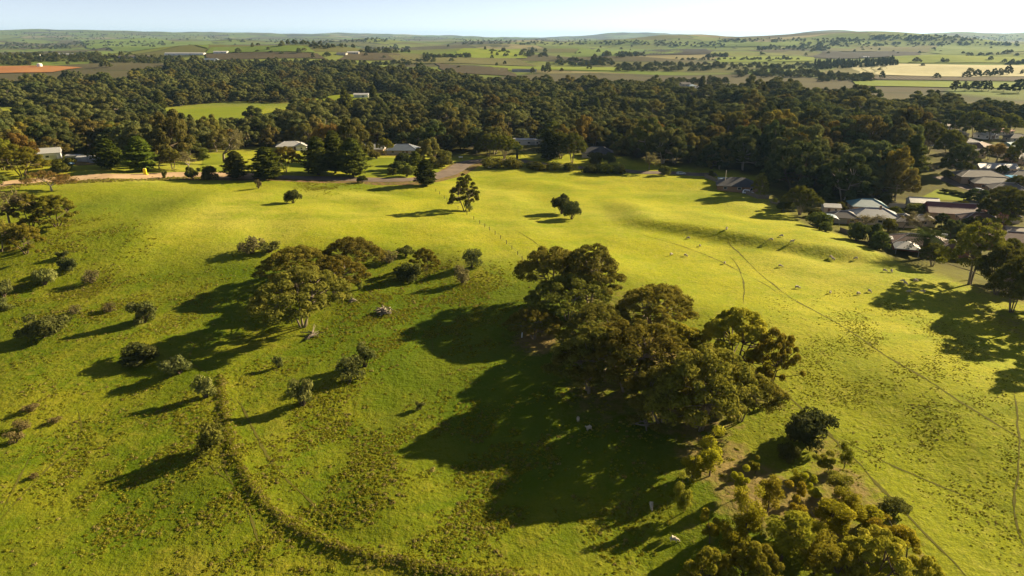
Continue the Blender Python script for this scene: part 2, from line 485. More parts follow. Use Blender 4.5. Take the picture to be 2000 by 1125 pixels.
TRACKS = [
    ([(1240, 455), (1280, 466), (1340, 484), (1400, 507), (1460, 538), (1520, 572), (1556, 592)], .42, 'thin dark sheep track crossing the bright paddock below the grazing sheep'),
    ([(1415, 452), (1425, 476), (1455, 505), (1490, 540), (1530, 572), (1600, 612), (1680, 660), (1760, 712), (1850, 768), (1930, 818), (2030, 880)], .5, 'longest sheep track, running from mid paddock to the right edge'),
    ([(1426, 500), (1445, 528), (1453, 560), (1451, 592)], .42, 'short winding sheep track ending behind the pale green gum'),
    ([(1606, 838), (1700, 888), (1800, 934), (1900, 974), (2040, 1026)], .36, 'dark sheep track slanting over the lower right paddock'),
    ([(1490, 725), (1530, 765), (1600, 830), (1660, 888), (1720, 952), (1790, 1024), (1900, 1140)], .55, 'dark worn line along the edge of the young gum thicket'),
    ([(1980, 760), (1990, 840), (1988, 920), (1980, 1000), (2010, 1090)], .36, 'faint sheep track near the right edge, running towards the camera'),
    ([(700, 545), (742, 592), (800, 626), (840, 656), (842, 700)], .36, 'forked sheep track right of the left gum clump'),
    ([(842, 655), (880, 648), (930, 660)], .3, 'short side branch of the forked sheep track'),
    ([(428, 742), (424, 800), (428, 860), (446, 930), (480, 985), (500, 1040), (508, 1130)], .42, 'sheep track along the left foot of the overgrown bank'),
    ([(458, 770), (500, 850), (540, 915), (600, 975), (680, 1035), (700, 1050)], .42, 'sheep track along the right side of the overgrown bank'),
    ([(-20, 1040), (60, 950), (120, 890), (158, 845), (150, 790)], .36, 'straight dark sheep track in the lower left corner'),
    ([(0, 1010), (40, 930), (70, 860)], .3, 'fainter sheep track at the left edge of the lower slope'),
    ([(1000, 447), (1040, 470), (1080, 492)], .36, 'sheep track beside the wire fence above the main clump'),
    ([(400, 640), (370, 700), (420, 735)], .3, 'curved sheep track through the shade of the left clump'),
    ([(380, 880), (440, 935), (470, 955)], .34, 'short sheep track joining the bank from the bush shadow')]
for k, (pp, w, lb) in enumerate(TRACKS):
    ribbon('sheep_track', pp, w * .72, M_TRACK, lb, 'track', 0.035, 0.9, 0.22, k, 1, 'sheep tracks worn in the grass')

ROAD_PX = [(-60, 372), (0, 362), (60, 353), (150, 348), (240, 345), (330, 342), (420, 342), (500, 344)]
ROAD2_PX = [(500, 344), (580, 347), (680, 350), (760, 351), (815, 350), (850, 345), (878, 337), (897, 327), (912, 319), (940, 314), (990, 312)]
ribbon('verge', [(-60, 374), (0, 364), (60, 355), (150, 350), (240, 347), (330, 344), (420, 344), (500, 346), (580, 349), (680, 352), (760, 353), (815, 352), (850, 347), (880, 339), (900, 329), (916, 320), (940, 316)],
       15, M_VERGE, 'rough earthy verge along the paddock side of the road', 'verge', 0.03, 3, 0, 1, 4)
road1 = ribbon('road', ROAD_PX, 12.0, M_SAND, 'pale sandy gravel road along the far left side of the paddock', 'road', 0.10, 3, 0, 2, 4)
road2 = ribbon('road', ROAD2_PX, 9.0, M_ASPH, 'worn grey road curving round the bend in front of the trees', 'road', 0.104, 3, 0, 3, 4)
ribbon('side_road', [(990, 312), (1080, 322), (1180, 330), (1260, 337), (1330, 339), (1400, 341)], 6.0, M_ASPH, 'narrow road behind the clipped hedges at the back of the paddock', 'road', 0.098, 3, 0, 4, 4)
ribbon('town_street', [(1830, 345), (1860, 356), (1900, 370), (1935, 384), (1970, 392), (2100, 402)], 6.5, M_ASPH, 'grey town street beside the lawn at the right edge', 'street', 0.09, 2.5, 0, 5, 4)
ribbon('driveway', [(716, 302), (750, 303), (790, 304), (812, 300)], 5.0, M_VERGE, 'earth driveway in front of the brown walled farmhouse', 'driveway', 0.09, 2.5, 0, 6, 3)
ribbon('yard', [(70, 322), (110, 318), (150, 315), (185, 322)], 14.0, M_VERGE, 'bare earth farmyard among trees left of the road', 'yard', 0.075, 2.5, 0, 7, 3)
FEN_PX = [(952, 324), (862, 366)]

def sheet(name, corners, mat, label, cat='field', off=None, n=26, wob=0.04, seed=0):
    c = [np.array(P(*q)[:2]) for q in corners]
    V = []
    for j in range(n + 1):
        for i in range(n + 1):
            u, v = i / n, j / n
            q = (c[0] * (1 - u) + c[1] * u) * (1 - v) + (c[3] * (1 - u) + c[2] * u) * v
            V.append(q)
    V = np.array(V); L = np.hypot(*(c[1] - c[0]))
    V = V + wob * L * 0.4 * np.stack([vnoise(V[:, 0], V[:, 1], seed + 50, L * 0.7, 4), 0.6 * vnoise(V[:, 0], V[:, 1], seed + 51, L * 0.6, 4)], 1)
    d = np.hypot(V[:, 0], V[:, 1])
    z = ground_z(V[:, 0], V[:, 1]) + (0.25 + 0.0006 * d if off is None else off)
    m = n + 1; i = (np.arange(n)[:, None] * m + np.arange(n)[None, :]).ravel()
    F = np.stack([i, i + 1, i + m + 1, i + m], 1)
    me = np_mesh(name, np.column_stack([V, z]), F, mat, None, True)
    return tag(link(bpy.data.objects.new(name, me)), label, cat, None, 'structure')

def field_mat(name, c1, c2, rows=0.0, rowc=(0.03, 0.035, 0.015), ang=0.5):
    t = NT(name); p = t.pos()
    c = t.mix(t.ramp(t.noise(p, 0.008, 5, 0.65), [(0.35, 0), (0.65, 1)]), c1, c2)
    c = t.mix(t.ramp(t.noise(p, 0.06, 4, 0.7), [(0.45, 0), (0.75, 0.45)]), c, tuple(x * 0.6 for x in c1))
    if rows:
        mp = t.n('Mapping'); t.put(mp.inputs['Vector'], p); mp.inputs['Rotation'].default_value = (0, 0, ang)
        w = t.n('TexWave'); t.put(w.inputs['Vector'], mp.outputs[0]); w.inputs['Scale'].default_value = 0.314 / rows; w.inputs['Distortion'].default_value = 0.4
        c = t.mix(t.ramp(w.outputs['Fac'], [(0.45, 0), (0.75, 0.8)]), c, rowc)
    t.principled(c, 0.95, None, 0.05); return t.m
F_STRAW = field_mat('stubble_field', (0.38, 0.36, 0.20), (0.46, 0.43, 0.25))
F_GREEN = field_mat('green_field', (0.135, 0.185, 0.02), (0.19, 0.225, 0.03))
F_GREEN2 = field_mat('soft_green_field', (0.10, 0.150, 0.028), (0.145, 0.19, 0.04))
F_VINE = field_mat('bare_vineyard', (0.085, 0.070, 0.042), (0.115, 0.09, 0.05), 9.0, (0.04, 0.04, 0.022), 0.35)
F_VINE2 = field_mat('dark_vineyard', (0.050, 0.046, 0.034), (0.065, 0.058, 0.04), 9.0, (0.03, 0.03, 0.02), 0.9)
F_OLIVE = field_mat('olive_field', (0.125, 0.120, 0.045), (0.16, 0.15, 0.055), 8.0, (0.07, 0.075, 0.025), 0.2)
F_RED = field_mat('red_earth', (0.28, 0.125, 0.05), (0.36, 0.18, 0.07))
F_MEADOW = field_mat('meadow_grass', (0.15, 0.195, 0.012), (0.19, 0.215, 0.018))
for k, (cs, mt, lb) in enumerate([
    ([(1590, 150), (1720, 146), (1740, 124), (1640, 128)], F_OLIVE, 'olive field below the dark conifer plantation'),
    ([(1690, 146), (2060, 150), (2060, 128), (1660, 130)], F_STRAW, 'pale straw stubble field on the right, brightest of the far fields'),
    ([(1700, 156), (2060, 160), (2060, 151), (1700, 148)], F_VINE, 'brown vineyard strip under the pale stubble field'),
    ([(1670, 168), (2080, 176), (2080, 166), (1670, 158)], F_GREEN, 'narrow green strip behind the row of paddock trees on the right'),
    ([(1760, 124), (2080, 126), (2080, 108), (1700, 113)], F_GREEN, 'bright green field above the pale stubble on the right'),
    ([(1570, 111), (1790, 110), (1800, 101), (1610, 102)], F_VINE2, 'long dark ploughed strip in the middle distance on the right'),
    ([(1640, 101), (1810, 103), (1830, 90), (1680, 91)], F_OLIVE, 'tan sloping field above the dark ploughed strip'),
    ([(1820, 104), (2080, 106), (2080, 88), (1832, 88)], F_GREEN2, 'wide soft green hillside field at the far right'),
    ([(1400, 122), (1590, 120), (1590, 112), (1400, 113)], F_GREEN, 'flat bright green field left of the conifer plantation'),
    ([(1120, 110), (1330, 104), (1340, 92), (1160, 96)], F_GREEN2, 'soft green rise in the centre distance'),
    ([(1350, 92), (1560, 92), (1560, 80), (1400, 80)], F_GREEN2, 'green rounded hill slope right of centre'),
    ([(870, 142), (1010, 150), (990, 134), (850, 124)], F_VINE, 'dark brown vineyard just behind the central forest edge'),
    ([(970, 138), (1230, 140), (1230, 131), (960, 130)], F_GREEN, 'yellow green strip behind the central forest'),
    ([(780, 124), (1060, 130), (1000, 114), (760, 108)], F_OLIVE, 'olive vineyard slope in the centre distance'),
    ([(660, 118), (800, 118), (780, 106), (680, 104)], F_VINE, 'brown vineyard terrace below the hilltop farm'),
    ([(880, 112), (1030, 114), (1010, 96), (900, 96)], F_GREEN, 'green knoll with scattered trees in the centre distance'),
    ([(420, 118), (640, 116), (620, 105), (400, 106)], F_VINE, 'brown vineyard behind the long farm sheds'),
    ([(400, 105), (620, 104), (600, 91), (420, 93)], F_GREEN2, 'green hill field above the long farm sheds'),
    ([(-40, 145), (100, 142), (160, 133), (-40, 130)], F_RED, 'orange red bare earth clearing at the left edge'),
    ([(180, 92), (420, 94), (420, 80), (160, 78)], F_GREEN2, 'hazy green plain on the left below the skyline'),
    ([(1240, 108), (1390, 106), (1380, 96), (1260, 98)], F_VINE2, 'purplish brown field in the centre right distance')]):
    sheet('field', cs, mt, lb, seed=k * 3)
for k, mp in enumerate([[(315, 256), (480, 252), (520, 208), (300, 214)], [(560, 208), (700, 204), (700, 190), (600, 192)], [(640, 204), (772, 202), (772, 184), (640, 186)]]):
    sheet('meadow', mp, F_MEADOW, ['bright green meadow glade inside the forest on the left', 'small green gap in the forest left of centre', 'narrow green clearing in front of the far wood'][k], 'meadow', 0.12, 20, 0.03, k + 90)
for k, mp in enumerate([[(560, 338), (640, 338), (640, 312), (575, 308)], [(700, 345), (860, 345), (850, 312), (712, 308)], [(390, 336), (470, 336), (470, 300), (400, 300)], [(1790, 392), (1900, 394), (1885, 376), (1830, 370)]]):
    sheet('lawn', mp, F_MEADOW, ['bright lawn strip left of the dark cedars by the road', 'bright lawn in front of the brown walled farmhouse', 'patchy lawn behind the two conifers by the road', 'sunny lawn beside the town street'][k], 'lawn', 0.06, 16, 0.02, k + 70)
# ------------------------------------------------------------------ foliage and bark materials
def leaf_mat(name, c1, c2, tip, trans=0.3):
    t = NT(name)
    v = t.attr('leafvar')
    oi = t.n('ObjectInfo')
    c = t.mix(v, c1, c2)
    c = t.mix(t.ramp(t.noise(t.n('TexCoord').outputs['Object'], 0.35, 3), [(0.45, 0), (0.7, 0.8)]), c, tip)
    c = t.mix(1.0, c, oi.outputs['Color'], 'MULTIPLY')
    hs = t.n('HueSaturation'); t.put(hs.inputs['Color'], c)
    t.put(hs.inputs['Value'], t.math('ADD', 0.78, t.math('MULTIPLY', oi.outputs['Random'], 0.45)))
    t.put(hs.inputs['Hue'], t.math('ADD', 0.488, t.math('MULTIPLY', oi.outputs['Random'], 0.022)))
    d = t.n('BsdfDiffuse'); t.put(d.inputs[0], hs.outputs[0])
    tr = t.n('BsdfTranslucent'); t.put(tr.inputs[0], hs.outputs[0])
    m = t.n('MixShader'); m.inputs[0].default_value = trans
    t.t.links.new(d.outputs[0], m.inputs[1]); t.t.links.new(tr.outputs[0], m.inputs[2]); t.t.links.new(m.outputs[0], t.out.inputs[0])
    return t.m
L_GUM = leaf_mat('gum_leaves', (0.100, 0.106, 0.020), (0.20, 0.194, 0.036), (0.235, 0.21, 0.042), 0.45)
L_YOUNG = leaf_mat('young_gum_leaves', (0.17, 0.17, 0.018), (0.29, 0.275, 0.032), (0.34, 0.30, 0.042), 0.5)
L_BUSH = leaf_mat('shrub_leaves', (0.075, 0.088, 0.024), (0.140, 0.150, 0.044), (0.165, 0.162, 0.06))
L_PINE = leaf_mat('conifer_needles', (0.056, 0.066, 0.014), (0.105, 0.115, 0.022), (0.13, 0.128, 0.026), 0.3)
L_WOOD = leaf_mat('forest_leaves', (0.085, 0.098, 0.032), (0.165, 0.175, 0.052), (0.185, 0.175, 0.05), 0.42)
L_WOOD2 = leaf_mat('dark_forest_leaves', (0.055, 0.072, 0.024), (0.108, 0.128, 0.038), (0.13, 0.135, 0.038), 0.4)
L_WOOD3 = leaf_mat('brown_forest_leaves', (0.11, 0.10, 0.026), (0.20, 0.175, 0.042), (0.20, 0.162, 0.04), 0.4)
L_TWIG = leaf_mat('dry_twigs', (0.13, 0.115, 0.05), (0.19, 0.165, 0.07), (0.16, 0.135, 0.055), 0.35)
L_RUST = leaf_mat('autumn_leaves', (0.19, 0.125, 0.035), (0.26, 0.175, 0.045), (0.23, 0.18, 0.05), 0.35)
L_PALM = leaf_mat('palm_fronds', (0.035, 0.050, 0.010), (0.060, 0.080, 0.016), (0.07, 0.08, 0.02), 0.2)
L_TUSS = leaf_mat('tussock_blades', (0.19, 0.21, 0.012), (0.30, 0.285, 0.03), (0.31, 0.265, 0.045), 0.5)
L_DRYT = leaf_mat('dry_tussock_blades', (0.22, 0.195, 0.055), (0.30, 0.255, 0.075), (0.26, 0.22, 0.06), 0.45)
def bark(name, c1, c2):
    t = NT(name); co = t.n('TexCoord').outputs['Object']
    t.principled(t.mix(t.noise(t.vscale(co, (3, 3, 0.6)), 1.0, 4, 0.65), c1, c2), 0.9, t.bump(t.noise(co, 5, 3), 0.05, 0.7), 0.1); return t.m
B_DARK = bark('dark_bark', (0.055, 0.040, 0.026), (0.12, 0.09, 0.06))
B_PALE = bark('pale_gum_bark', (0.20, 0.165, 0.12), (0.42, 0.36, 0.28))
B_MID = bark('grey_brown_bark', (0.10, 0.082, 0.058), (0.26, 0.21, 0.15))
B_GREY = bark('weathered_wood', (0.14, 0.115, 0.085), (0.27, 0.23, 0.18))

# ------------------------------------------------------------------ foliage geometry
def cards(rs, cen, rad, n, size, squash=0.8, low=-0.35, inner=0.35, out_bias=1.0, elong=1.5):
    """leaf-spray faces on and inside rounded puffs"""
    cen = np.asarray(cen, float); rad = np.asarray(rad, float)
    w = rad ** 2; k = rs.choice(len(cen), n, p=w / w.sum())
    z = rs.uniform(low, 1, n); a = rs.uniform(0, 2 * math.pi, n); q = np.sqrt(1 - z * z)
    d = np.stack([q * np.cos(a), q * np.sin(a), z], 1)
    r = np.where(rs.uniform(0, 1, n) < inner, rs.uniform(0.45, 0.9, n), rs.uniform(0.86, 1.10, n))
    c = cen[k] + d * (rad[k] * r)[:, None] * np.array([1, 1, squash])
    nrm = d * out_bias + rs.normal(0, 0.30, (n, 3)); nrm /= np.linalg.norm(nrm, axis=1)[:, None]
    return card_quads(rs, c, nrm, size, elong), rs.uniform(0, 1, n)

def card_quads(rs, c, nrm, size, elong=1.5):
    n = len(c)
    t = np.cross(nrm, rs.normal(0, 1, (n, 3))); t /= np.linalg.norm(t, axis=1)[:, None] + 1e-9
    b = np.cross(nrm, t)
    s = (size * rs.uniform(0.6, 1.35, n))[:, None]
    e = math.sqrt(elong)
    V = np.stack([c + t * s * 0.62 * e, c + b * s * 0.42 / e + t * s * 0.05, c - t * s * 0.55 * e + nrm * s * 0.10, c - b * s * 0.42 / e], 1)
    return V.reshape(-1, 3)

def cards_mesh(name, parts, mat):
    V = np.concatenate([p[0] for p in parts]); v = np.concatenate([p[1] for p in parts])
    n = len(V) // 4
    F = np.arange(n * 4).reshape(n, 4)
    return np_mesh(name, V, F, mat, {'leafvar': np.repeat(v, 4)})

def bez(a, b, c, n):
    a, b, c = Vector(a), Vector(b), Vector(c)
    return [a * (1 - t) ** 2 + b * 2 * t * (1 - t) + c * t * t for t in [i / n for i in range(n + 1)]]

def limbs_to(mb, rs, forks, cen, rad, r0, n=5):
    """a limb from the nearest fork to each puff"""
    for c, r in zip(cen, rad):
        f = min(forks, key=lambda q: (Vector(c) - q[0]).length + (20 if q[0].z > c[2] - 0.2 else 0))
        a = f[0]; m = a.lerp(Vector(c), 0.5) + Vector((rs.normal(0, .25), rs.normal(0, .25), -0.12 * (Vector(c) - a).length * 0.4))
        mb.tube(bez(a, m, c, 4), [r0 * q for q in (1, .8, .6, .42, .25)], n, False)

def gum_proto(seed, H=12.0, W=16.0, n=15000, size=0.42, puffs=40, leaf=None, barkm=None, stems=4, crown_from=0.40, prad=(0.085, 0.145), flat=0.9, limb=0.10, low=-0.45, sep=0.80, sub=3, drop=0.24):
    """broad gum with several leaning stems and a dome of separate leaf puffs"""
    rs = np.random.RandomState(seed)
    cen, rad = [], []
    lobes = [(rs.normal(0, .17 * W), rs.normal(0, .17 * W), rs.uniform(.78, 1.0)) for _ in range(4)]
    tries = 0
    while len(cen) < puffs and tries < 6000:
        tries += 1
        a = rs.uniform(0, 2 * math.pi); q = math.sqrt(rs.uniform(0, 1))
        edge = 0.5 * W * (0.84 + 0.16 * math.sin(2 * a + seed) + 0.08 * math.sin(5 * a + seed * 2))
        x, y = q * edge * math.cos(a), q * edge * math.sin(a)
        lift = max(l[2] - 0.10 * ((x - l[0]) ** 2 + (y - l[1]) ** 2) / (0.06 * W * W) for l in lobes)
        top = H * (crown_from + (1 - crown_from) * max(0.08, (1 - q ** 2.2 * flat)) * min(1, max(.45, lift)))
        r = W * rs.uniform(*prad) * (1.0 - 0.18 * q)
        z = top - r * 0.75
        if rs.uniform() < 0.33: z -= rs.uniform(0.08, drop) * H * (1 - .3 * q)
        if z < H * crown_from * (0.8 if drop < .2 else 0.55): continue
        if any((x - c[0]) ** 2 + (y - c[1]) ** 2 + (1.3 * (z - c[2])) ** 2 < (sep * (r + rr)) ** 2 for c, rr in zip(cen, rad)): continue
        cen.append((x, y, z)); rad.append(r)
    # break each puff into a few smaller sprays so its outline is uneven
    c2, r2 = [], []
    for c, r in zip(cen, rad):
        c2.append(c); r2.append(r * 0.9)
        for _ in range(sub):
            d = rs.normal(0, 1, 3); d /= np.linalg.norm(d); d[2] = abs(d[2]) * 0.7 - .1
            c2.append(tuple(np.array(c) + d * r * 0.62)); r2.append(r * rs.uniform(0.30, 0.52))
    crown = cards_mesh('crown', [cards(rs, c2, r2, n, size, 0.82, low)], leaf or L_GUM)
    mb = MB(); forks = []
    for i in range(stems):
        a = 2 * math.pi * i / stems + rs.uniform(-.5, .5); L = rs.uniform(0.10, 0.24) * W
        base = (0.35 * math.cos(a) * (stems > 1), 0.35 * math.sin(a) * (stems > 1), -0.3)
        top = (L * math.cos(a), L * math.sin(a), H * (crown_from + rs.uniform(0.02, 0.16)))
        mid = (L * .45 * math.cos(a), L * .45 * math.sin(a), H * crown_from * 0.5)
        pts = bez(base, mid, top, 7); r = 0.026 * H * rs.uniform(.75, 1.1) / (1 + .12 * stems)
        mb.tube(pts, [r * (1.25 if j == 0 else 1 - .075 * j) for j in range(8)], 7)
        forks += [(pts[4], 0), (pts[5], 0), (pts[6], 0), (pts[7], 0)]
    limbs_to(mb, rs, forks, cen, rad, limb * H / 12.0)
    trunk = mb.mesh('trunk', barkm or B_DARK, True)
    return trunk, crown

def bush_proto(seed, H=4.0, W=5.0, n=3500, size=0.30, leaf=None, puffs=16, gap=0.0):
    rs = np.random.RandomState(seed); cen, rad = [], []
    for i in range(puffs):
        a = rs.uniform(0, 6.28); q = math.sqrt(rs.uniform(0, 1)); z = rs.uniform(.2, .8)
        e = math.sqrt(max(0.1, 1 - ((z - .42) / .62) ** 2)) * 0.40 * W * rs.uniform(.8, 1.12)
        cen.append((q * e * math.cos(a), q * e * math.sin(a), z * H)); rad.append(rs.uniform(.13, .22) * W)
    crown = cards_mesh('crown', [cards(rs, cen, rad, n, size, 0.85, -0.8, 0.3, 0.6, 1.9)], leaf or L_BUSH)
    mb = MB()
    for c in cen[:9]:
        mb.tube(bez((rs.normal(0, .12), rs.normal(0, .12), -.2), (c[0] * .4, c[1] * .4, c[2] * .6), c, 4), [.10, .08, .06, .045, .03], 5, False)
    return mb.mesh('trunk', B_DARK, True), crown

def pine_proto(seed, H=15.0, W=9.0, n=6500, size=0.55, leaf=None, col=False):
    rs = np.random.RandomState(seed); C, N = [], []
    mb = MB(); mb.tube([(0, 0, -.3), (.1, 0, H * .3), (0, .1, H * .65), (0, 0, H * .97)], [.26, .21, .13, .03], 7)
    nb = 95
    per = n // nb
    for i in range(nb):
        u = (i + rs.uniform()) / nb; z = H * (0.06 + .92 * u)
        prof = (1 - u) ** 0.75 * min(1, .45 + 2.4 * u) if not col else min(1, (1 - u) * 3.2) * min(1, .55 + 2 * u)
        L = 0.5 * W * prof * rs.uniform(.62, 1.15) + .25; a = i * 2.399 + rs.uniform(-.4, .4)
        up = 0.22 + .35 * u
        if i % 2 == 0: mb.tube([(0, 0, z), (L * .85 * math.cos(a), L * .85 * math.sin(a), z + L * up * .8)], [.05, .02], 4, False)
        s = rs.beta(2.2, 1.3, per); w = (0.16 + .22 * (1 - s)) * L + .18
        x = s * L; off = rs.normal(0, .55, per) * w; zz = z + s * L * up + rs.normal(0, .22, per) * w
        C.append(np.stack([x * math.cos(a) - off * math.sin(a), x * math.sin(a) + off * math.cos(a), zz], 1))
        d = np.stack([np.full(per, math.cos(a) * .6), np.full(per, math.sin(a) * .6), np.full(per, .65)], 1); N.append(d + rs.normal(0, .5, (per, 3)))
    C = np.concatenate(C); N = np.concatenate(N); N /= np.linalg.norm(N, axis=1)[:, None]
    crown = cards_mesh('crown', [(card_quads(rs, C, N, size, 1.9), rs.uniform(0, 1, len(C)))], leaf or L_PINE)
    return mb.mesh('trunk', B_DARK, True), crown

def bare_proto(seed, H=7.0, W=8.0, n=900, leaf=None, size=0.3, barkm=None, spread=0.55):
    """leafless or thin-leaved tree: forking branches and a haze of twigs"""
    rs = np.random.RandomState(seed); mb = MB(); tips = []
    def grow(p, d, L, r, lv):
        q = p + d * L * .5 + Vector((rs.normal(0, .05), rs.normal(0, .05), 0)) * L; e = p + d * L + Vector((0, 0, .04 * L))
        mb.tube([p, q, e], [r, r * .85, r * .66], 5 if lv < 2 else 3, False)
        if lv >= 4: tips.append(e); return
        for _ in range(3 if lv < 2 else 2 + (rs.uniform() < .4)):
            nd = (d + Vector((rs.normal(0, spread), rs.normal(0, spread), rs.normal(.06, .25)))).normalized()
            if nd.z < -.1: nd.z = .05
            grow(e, nd, L * rs.uniform(.62, .85), r * .62, lv + 1)
        if lv > 1: tips.append(e)
    grow(Vector((0, 0, -.2)), Vector((.05, 0, 1)).normalized(), 1.0, .1, 0)
    V = np.array(mb.v); hx = np.abs(V[:, :2]).max(); hz = V[:, 2].max(); sc = np.array([.5 * W / hx, .5 * W / hx, H / hz])
    mb.v = [tuple(q * sc) for q in V]
    T = np.array([tuple(t) for t in tips]) * sc
    k = rs.choice(len(T), n); c = T[k] + rs.normal(0, .035 * W, (n, 3))
    nr = rs.normal(0, 1, (n, 3)); nr /= np.linalg.norm(nr, axis=1)[:, None]
    crown = cards_mesh('crown', [(card_quads(rs, c, nr, size, 4.5), rs.uniform(0, 1, n))], leaf or L_TWIG)
    return mb.mesh('trunk', barkm or B_GREY, True), crown

def sapling_proto(seed, H=7.0, W=4.0, n=4200, size=0.24, leaf=None):
    rs = np.random.RandomState(seed); mb = MB(); cen, rad = [], []
    lean = Vector((rs.normal(0, .12) * H, rs.normal(0, .12) * H, 0))
    ns = 1 + seed % 3
    for i in range(ns):
        a = rs.uniform(0, 6.28); o = Vector((math.cos(a), math.sin(a), 0)) * W * .14 * i
        top = lean + o + Vector((0, 0, H * rs.uniform(.72, .95)))
        pts = bez((0, 0, -.2), o * .4 + lean * .15 + Vector((0, 0, H * .45)), top, 6)
        mb.tube(pts, [.11, .095, .08, .065, .05, .035, .02], 5, False)
        for _ in range(10):
            b = pts[int(rs.uniform(1.8, 6.99))]; d = Vector((rs.normal(0, 1), rs.normal(0, 1), rs.uniform(-.1, .7))).normalized()
            c = b + d * W * rs.uniform(.16, .40)
            mb.tube([b, (b + c) / 2 + Vector((0, 0, -.08)), c], [.04, .03, .015], 4, False)
            cen.append(tuple(c)); rad.append(W * rs.uniform(.12, .23))
    crown = cards_mesh('crown', [cards(rs, cen, rad, n, size, 1.0, -0.8, .35, .55, 2.2)], leaf or L_YOUNG)
    return mb.mesh('trunk', B_DARK, True), crown

def palm_proto(seed):
    rs = np.random.RandomState(seed); mb = MB(); mb.tube([(0, 0, -.3), (0, 0, 2.2), (0, 0, 4.0)], [.5, .45, .5], 9)
    V, var = [], []
    for i in range(46):
        a = i * 2.399; el = 1.25 - 1.7 * (i / 46); L = rs.uniform(3.4, 4.4); pts = []
        for s in np.linspace(0, 1, 12):
            r = L * s; pts.append(np.array([math.cos(a) * r * math.cos(el * (1 - .3 * s)), math.sin(a) * r * math.cos(el * (1 - .3 * s)), 4.0 + r * math.sin(el) - 1.7 * s * s]))
        side = np.array([-math.sin(a), math.cos(a), 0])
        for j in range(1, 12):
            w = .75 * math.sin(math.pi * min(1, .18 + j / 13.0)) + .08
            for sg in (-1, 1):
                p = pts[j]; tdir = pts[j] - pts[j - 1]; tip = p + side * sg * w + tdir * .7 - np.array([0, 0, .18 * w])
                V += [p, p + tdir * .45, tip, tip - tdir * .12]; var.append(rs.uniform())
    return mb.mesh('trunk', B_DARK, True), cards_mesh('crown', [(np.array(V), np.array(var))], L_PALM)

def tussock_mesh(seed, mat, n=26):
    rs = np.random.RandomState(seed)
    V, v = cards(rs, [(0, 0, -.04), (.16, .05, -.05), (-.12, .12, -.06)], [.36, .26, .24], n, .34, .85, .02, .1, 1.0, 1.5)
    return cards_mesh('tussock', [(V, v)], mat)

PROTO = {
    'gum': [gum_proto(s, 12, 16, 16000, .33, 74, barkm=B_MID, prad=(.065, .125), stems=3 + s % 3, crown_from=.50, drop=.17) for s in (1, 2, 3, 4, 5)],
    'gum_tall': [gum_proto(s, 15, 13, 13500, .34, 58, barkm=B_MID, prad=(.07, .13), stems=2, crown_from=.34, flat=.8) for s in (11, 12, 13)],
    'open': [gum_proto(s, 10, 12, 15000, .29, 42, stems=4, crown_from=.32, leaf=L_YOUNG, prad=(.06, .115), limb=.12, sep=.72, sub=4) for s in (21, 22, 23)],
    'sapling': [sapling_proto(s) for s in (31, 32, 33, 34, 35, 36)],
    'bush': [bush_proto(s) for s in (41, 42, 43, 44)],
    'wisp': [bush_proto(s, 3.0, 3.6, 1300, .26, L_BUSH, 14) for s in (51, 52)] + [bush_proto(53, 3.0, 3.6, 900, .26, L_TWIG, 14)],
    'pine': [pine_proto(s) for s in (61, 62, 63)],
    'bare': [bare_proto(s) for s in (71, 72, 73)],
    'rust': [bare_proto(74, 8, 8, 2600, L_RUST, .4)],
    'umbrella': [bare_proto(75, 6, 11, 2600, L_RUST, .32, B_PALE, .8)],
    'wood': [gum_proto(s, 13.5, 14.5, 8000, .55, 26, (L_WOOD, L_WOOD2, L_WOOD3, L_WOOD)[(s - 81) // 3], B_DARK if s % 3 else B_PALE, 2, .30, (.10, .165), .80, .12, -.6, .84, 2, .34) for s in range(81, 91)],
    'palm': [palm_proto(91)],
    'hedge': [bush_proto(s, 2.6, 6.0, 3000, .30, L_PINE, 22) for s in (95, 96)],
}
DIMS = {}
for k, ls in PROTO.items():
    DIMS[k] = []
    for tr, cr in ls:
        n = len(cr.vertices); a = np.empty(n * 3, np.float32); cr.vertices.foreach_get('co', a); a = a.reshape(-1, 3)
        lo, hi = np.percentile(a, 1, axis=0), np.percentile(a, 99, axis=0)
        DIMS[k].append((max(hi[0] - lo[0], hi[1] - lo[1]) * .93, hi[2], (hi[0] + lo[0]) / 2, (hi[1] + lo[1]) / 2))

CAT = {'gum': 'tree', 'gum_tall': 'tree', 'open': 'tree', 'sapling': 'sapling', 'bush': 'bush', 'wisp': 'bush', 'pine': 'conifer', 'bare': 'bare tree', 'rust': 'tree', 'umbrella': 'tree', 'wood': 'tree', 'palm': 'palm', 'hedge': 'hedge'}
NAME = {'gum': 'gum_tree', 'gum_tall': 'gum_tree', 'open': 'gum_tree', 'sapling': 'gum_sapling', 'bush': 'bush', 'wisp': 'bush', 'pine': 'conifer_tree', 'bare': 'bare_tree', 'rust': 'autumn_tree', 'umbrella': 'umbrella_tree', 'wood': 'forest_tree', 'palm': 'palm_tree', 'hedge': 'hedge'}
def plant_at(kind, var, x, y, w, h, rz, label, group=None, tint=(1, 1, 1), sink=0.0):
    tr, cr = PROTO[kind][var % len(PROTO[kind])]; W, H, _, _ = DIMS[kind][var % len(PROTO[kind])]
    e = empty(NAME[kind], (x, y, float(ground_z(x, y)) - sink), rz, (w / W, w / W, h / H))
    tag(e, label, CAT[kind], group)
    a = link(bpy.data.objects.new('trunk', tr), e); b = link(bpy.data.objects.new('crown', cr), e)
    b.color = (*tint, 1)
    return e

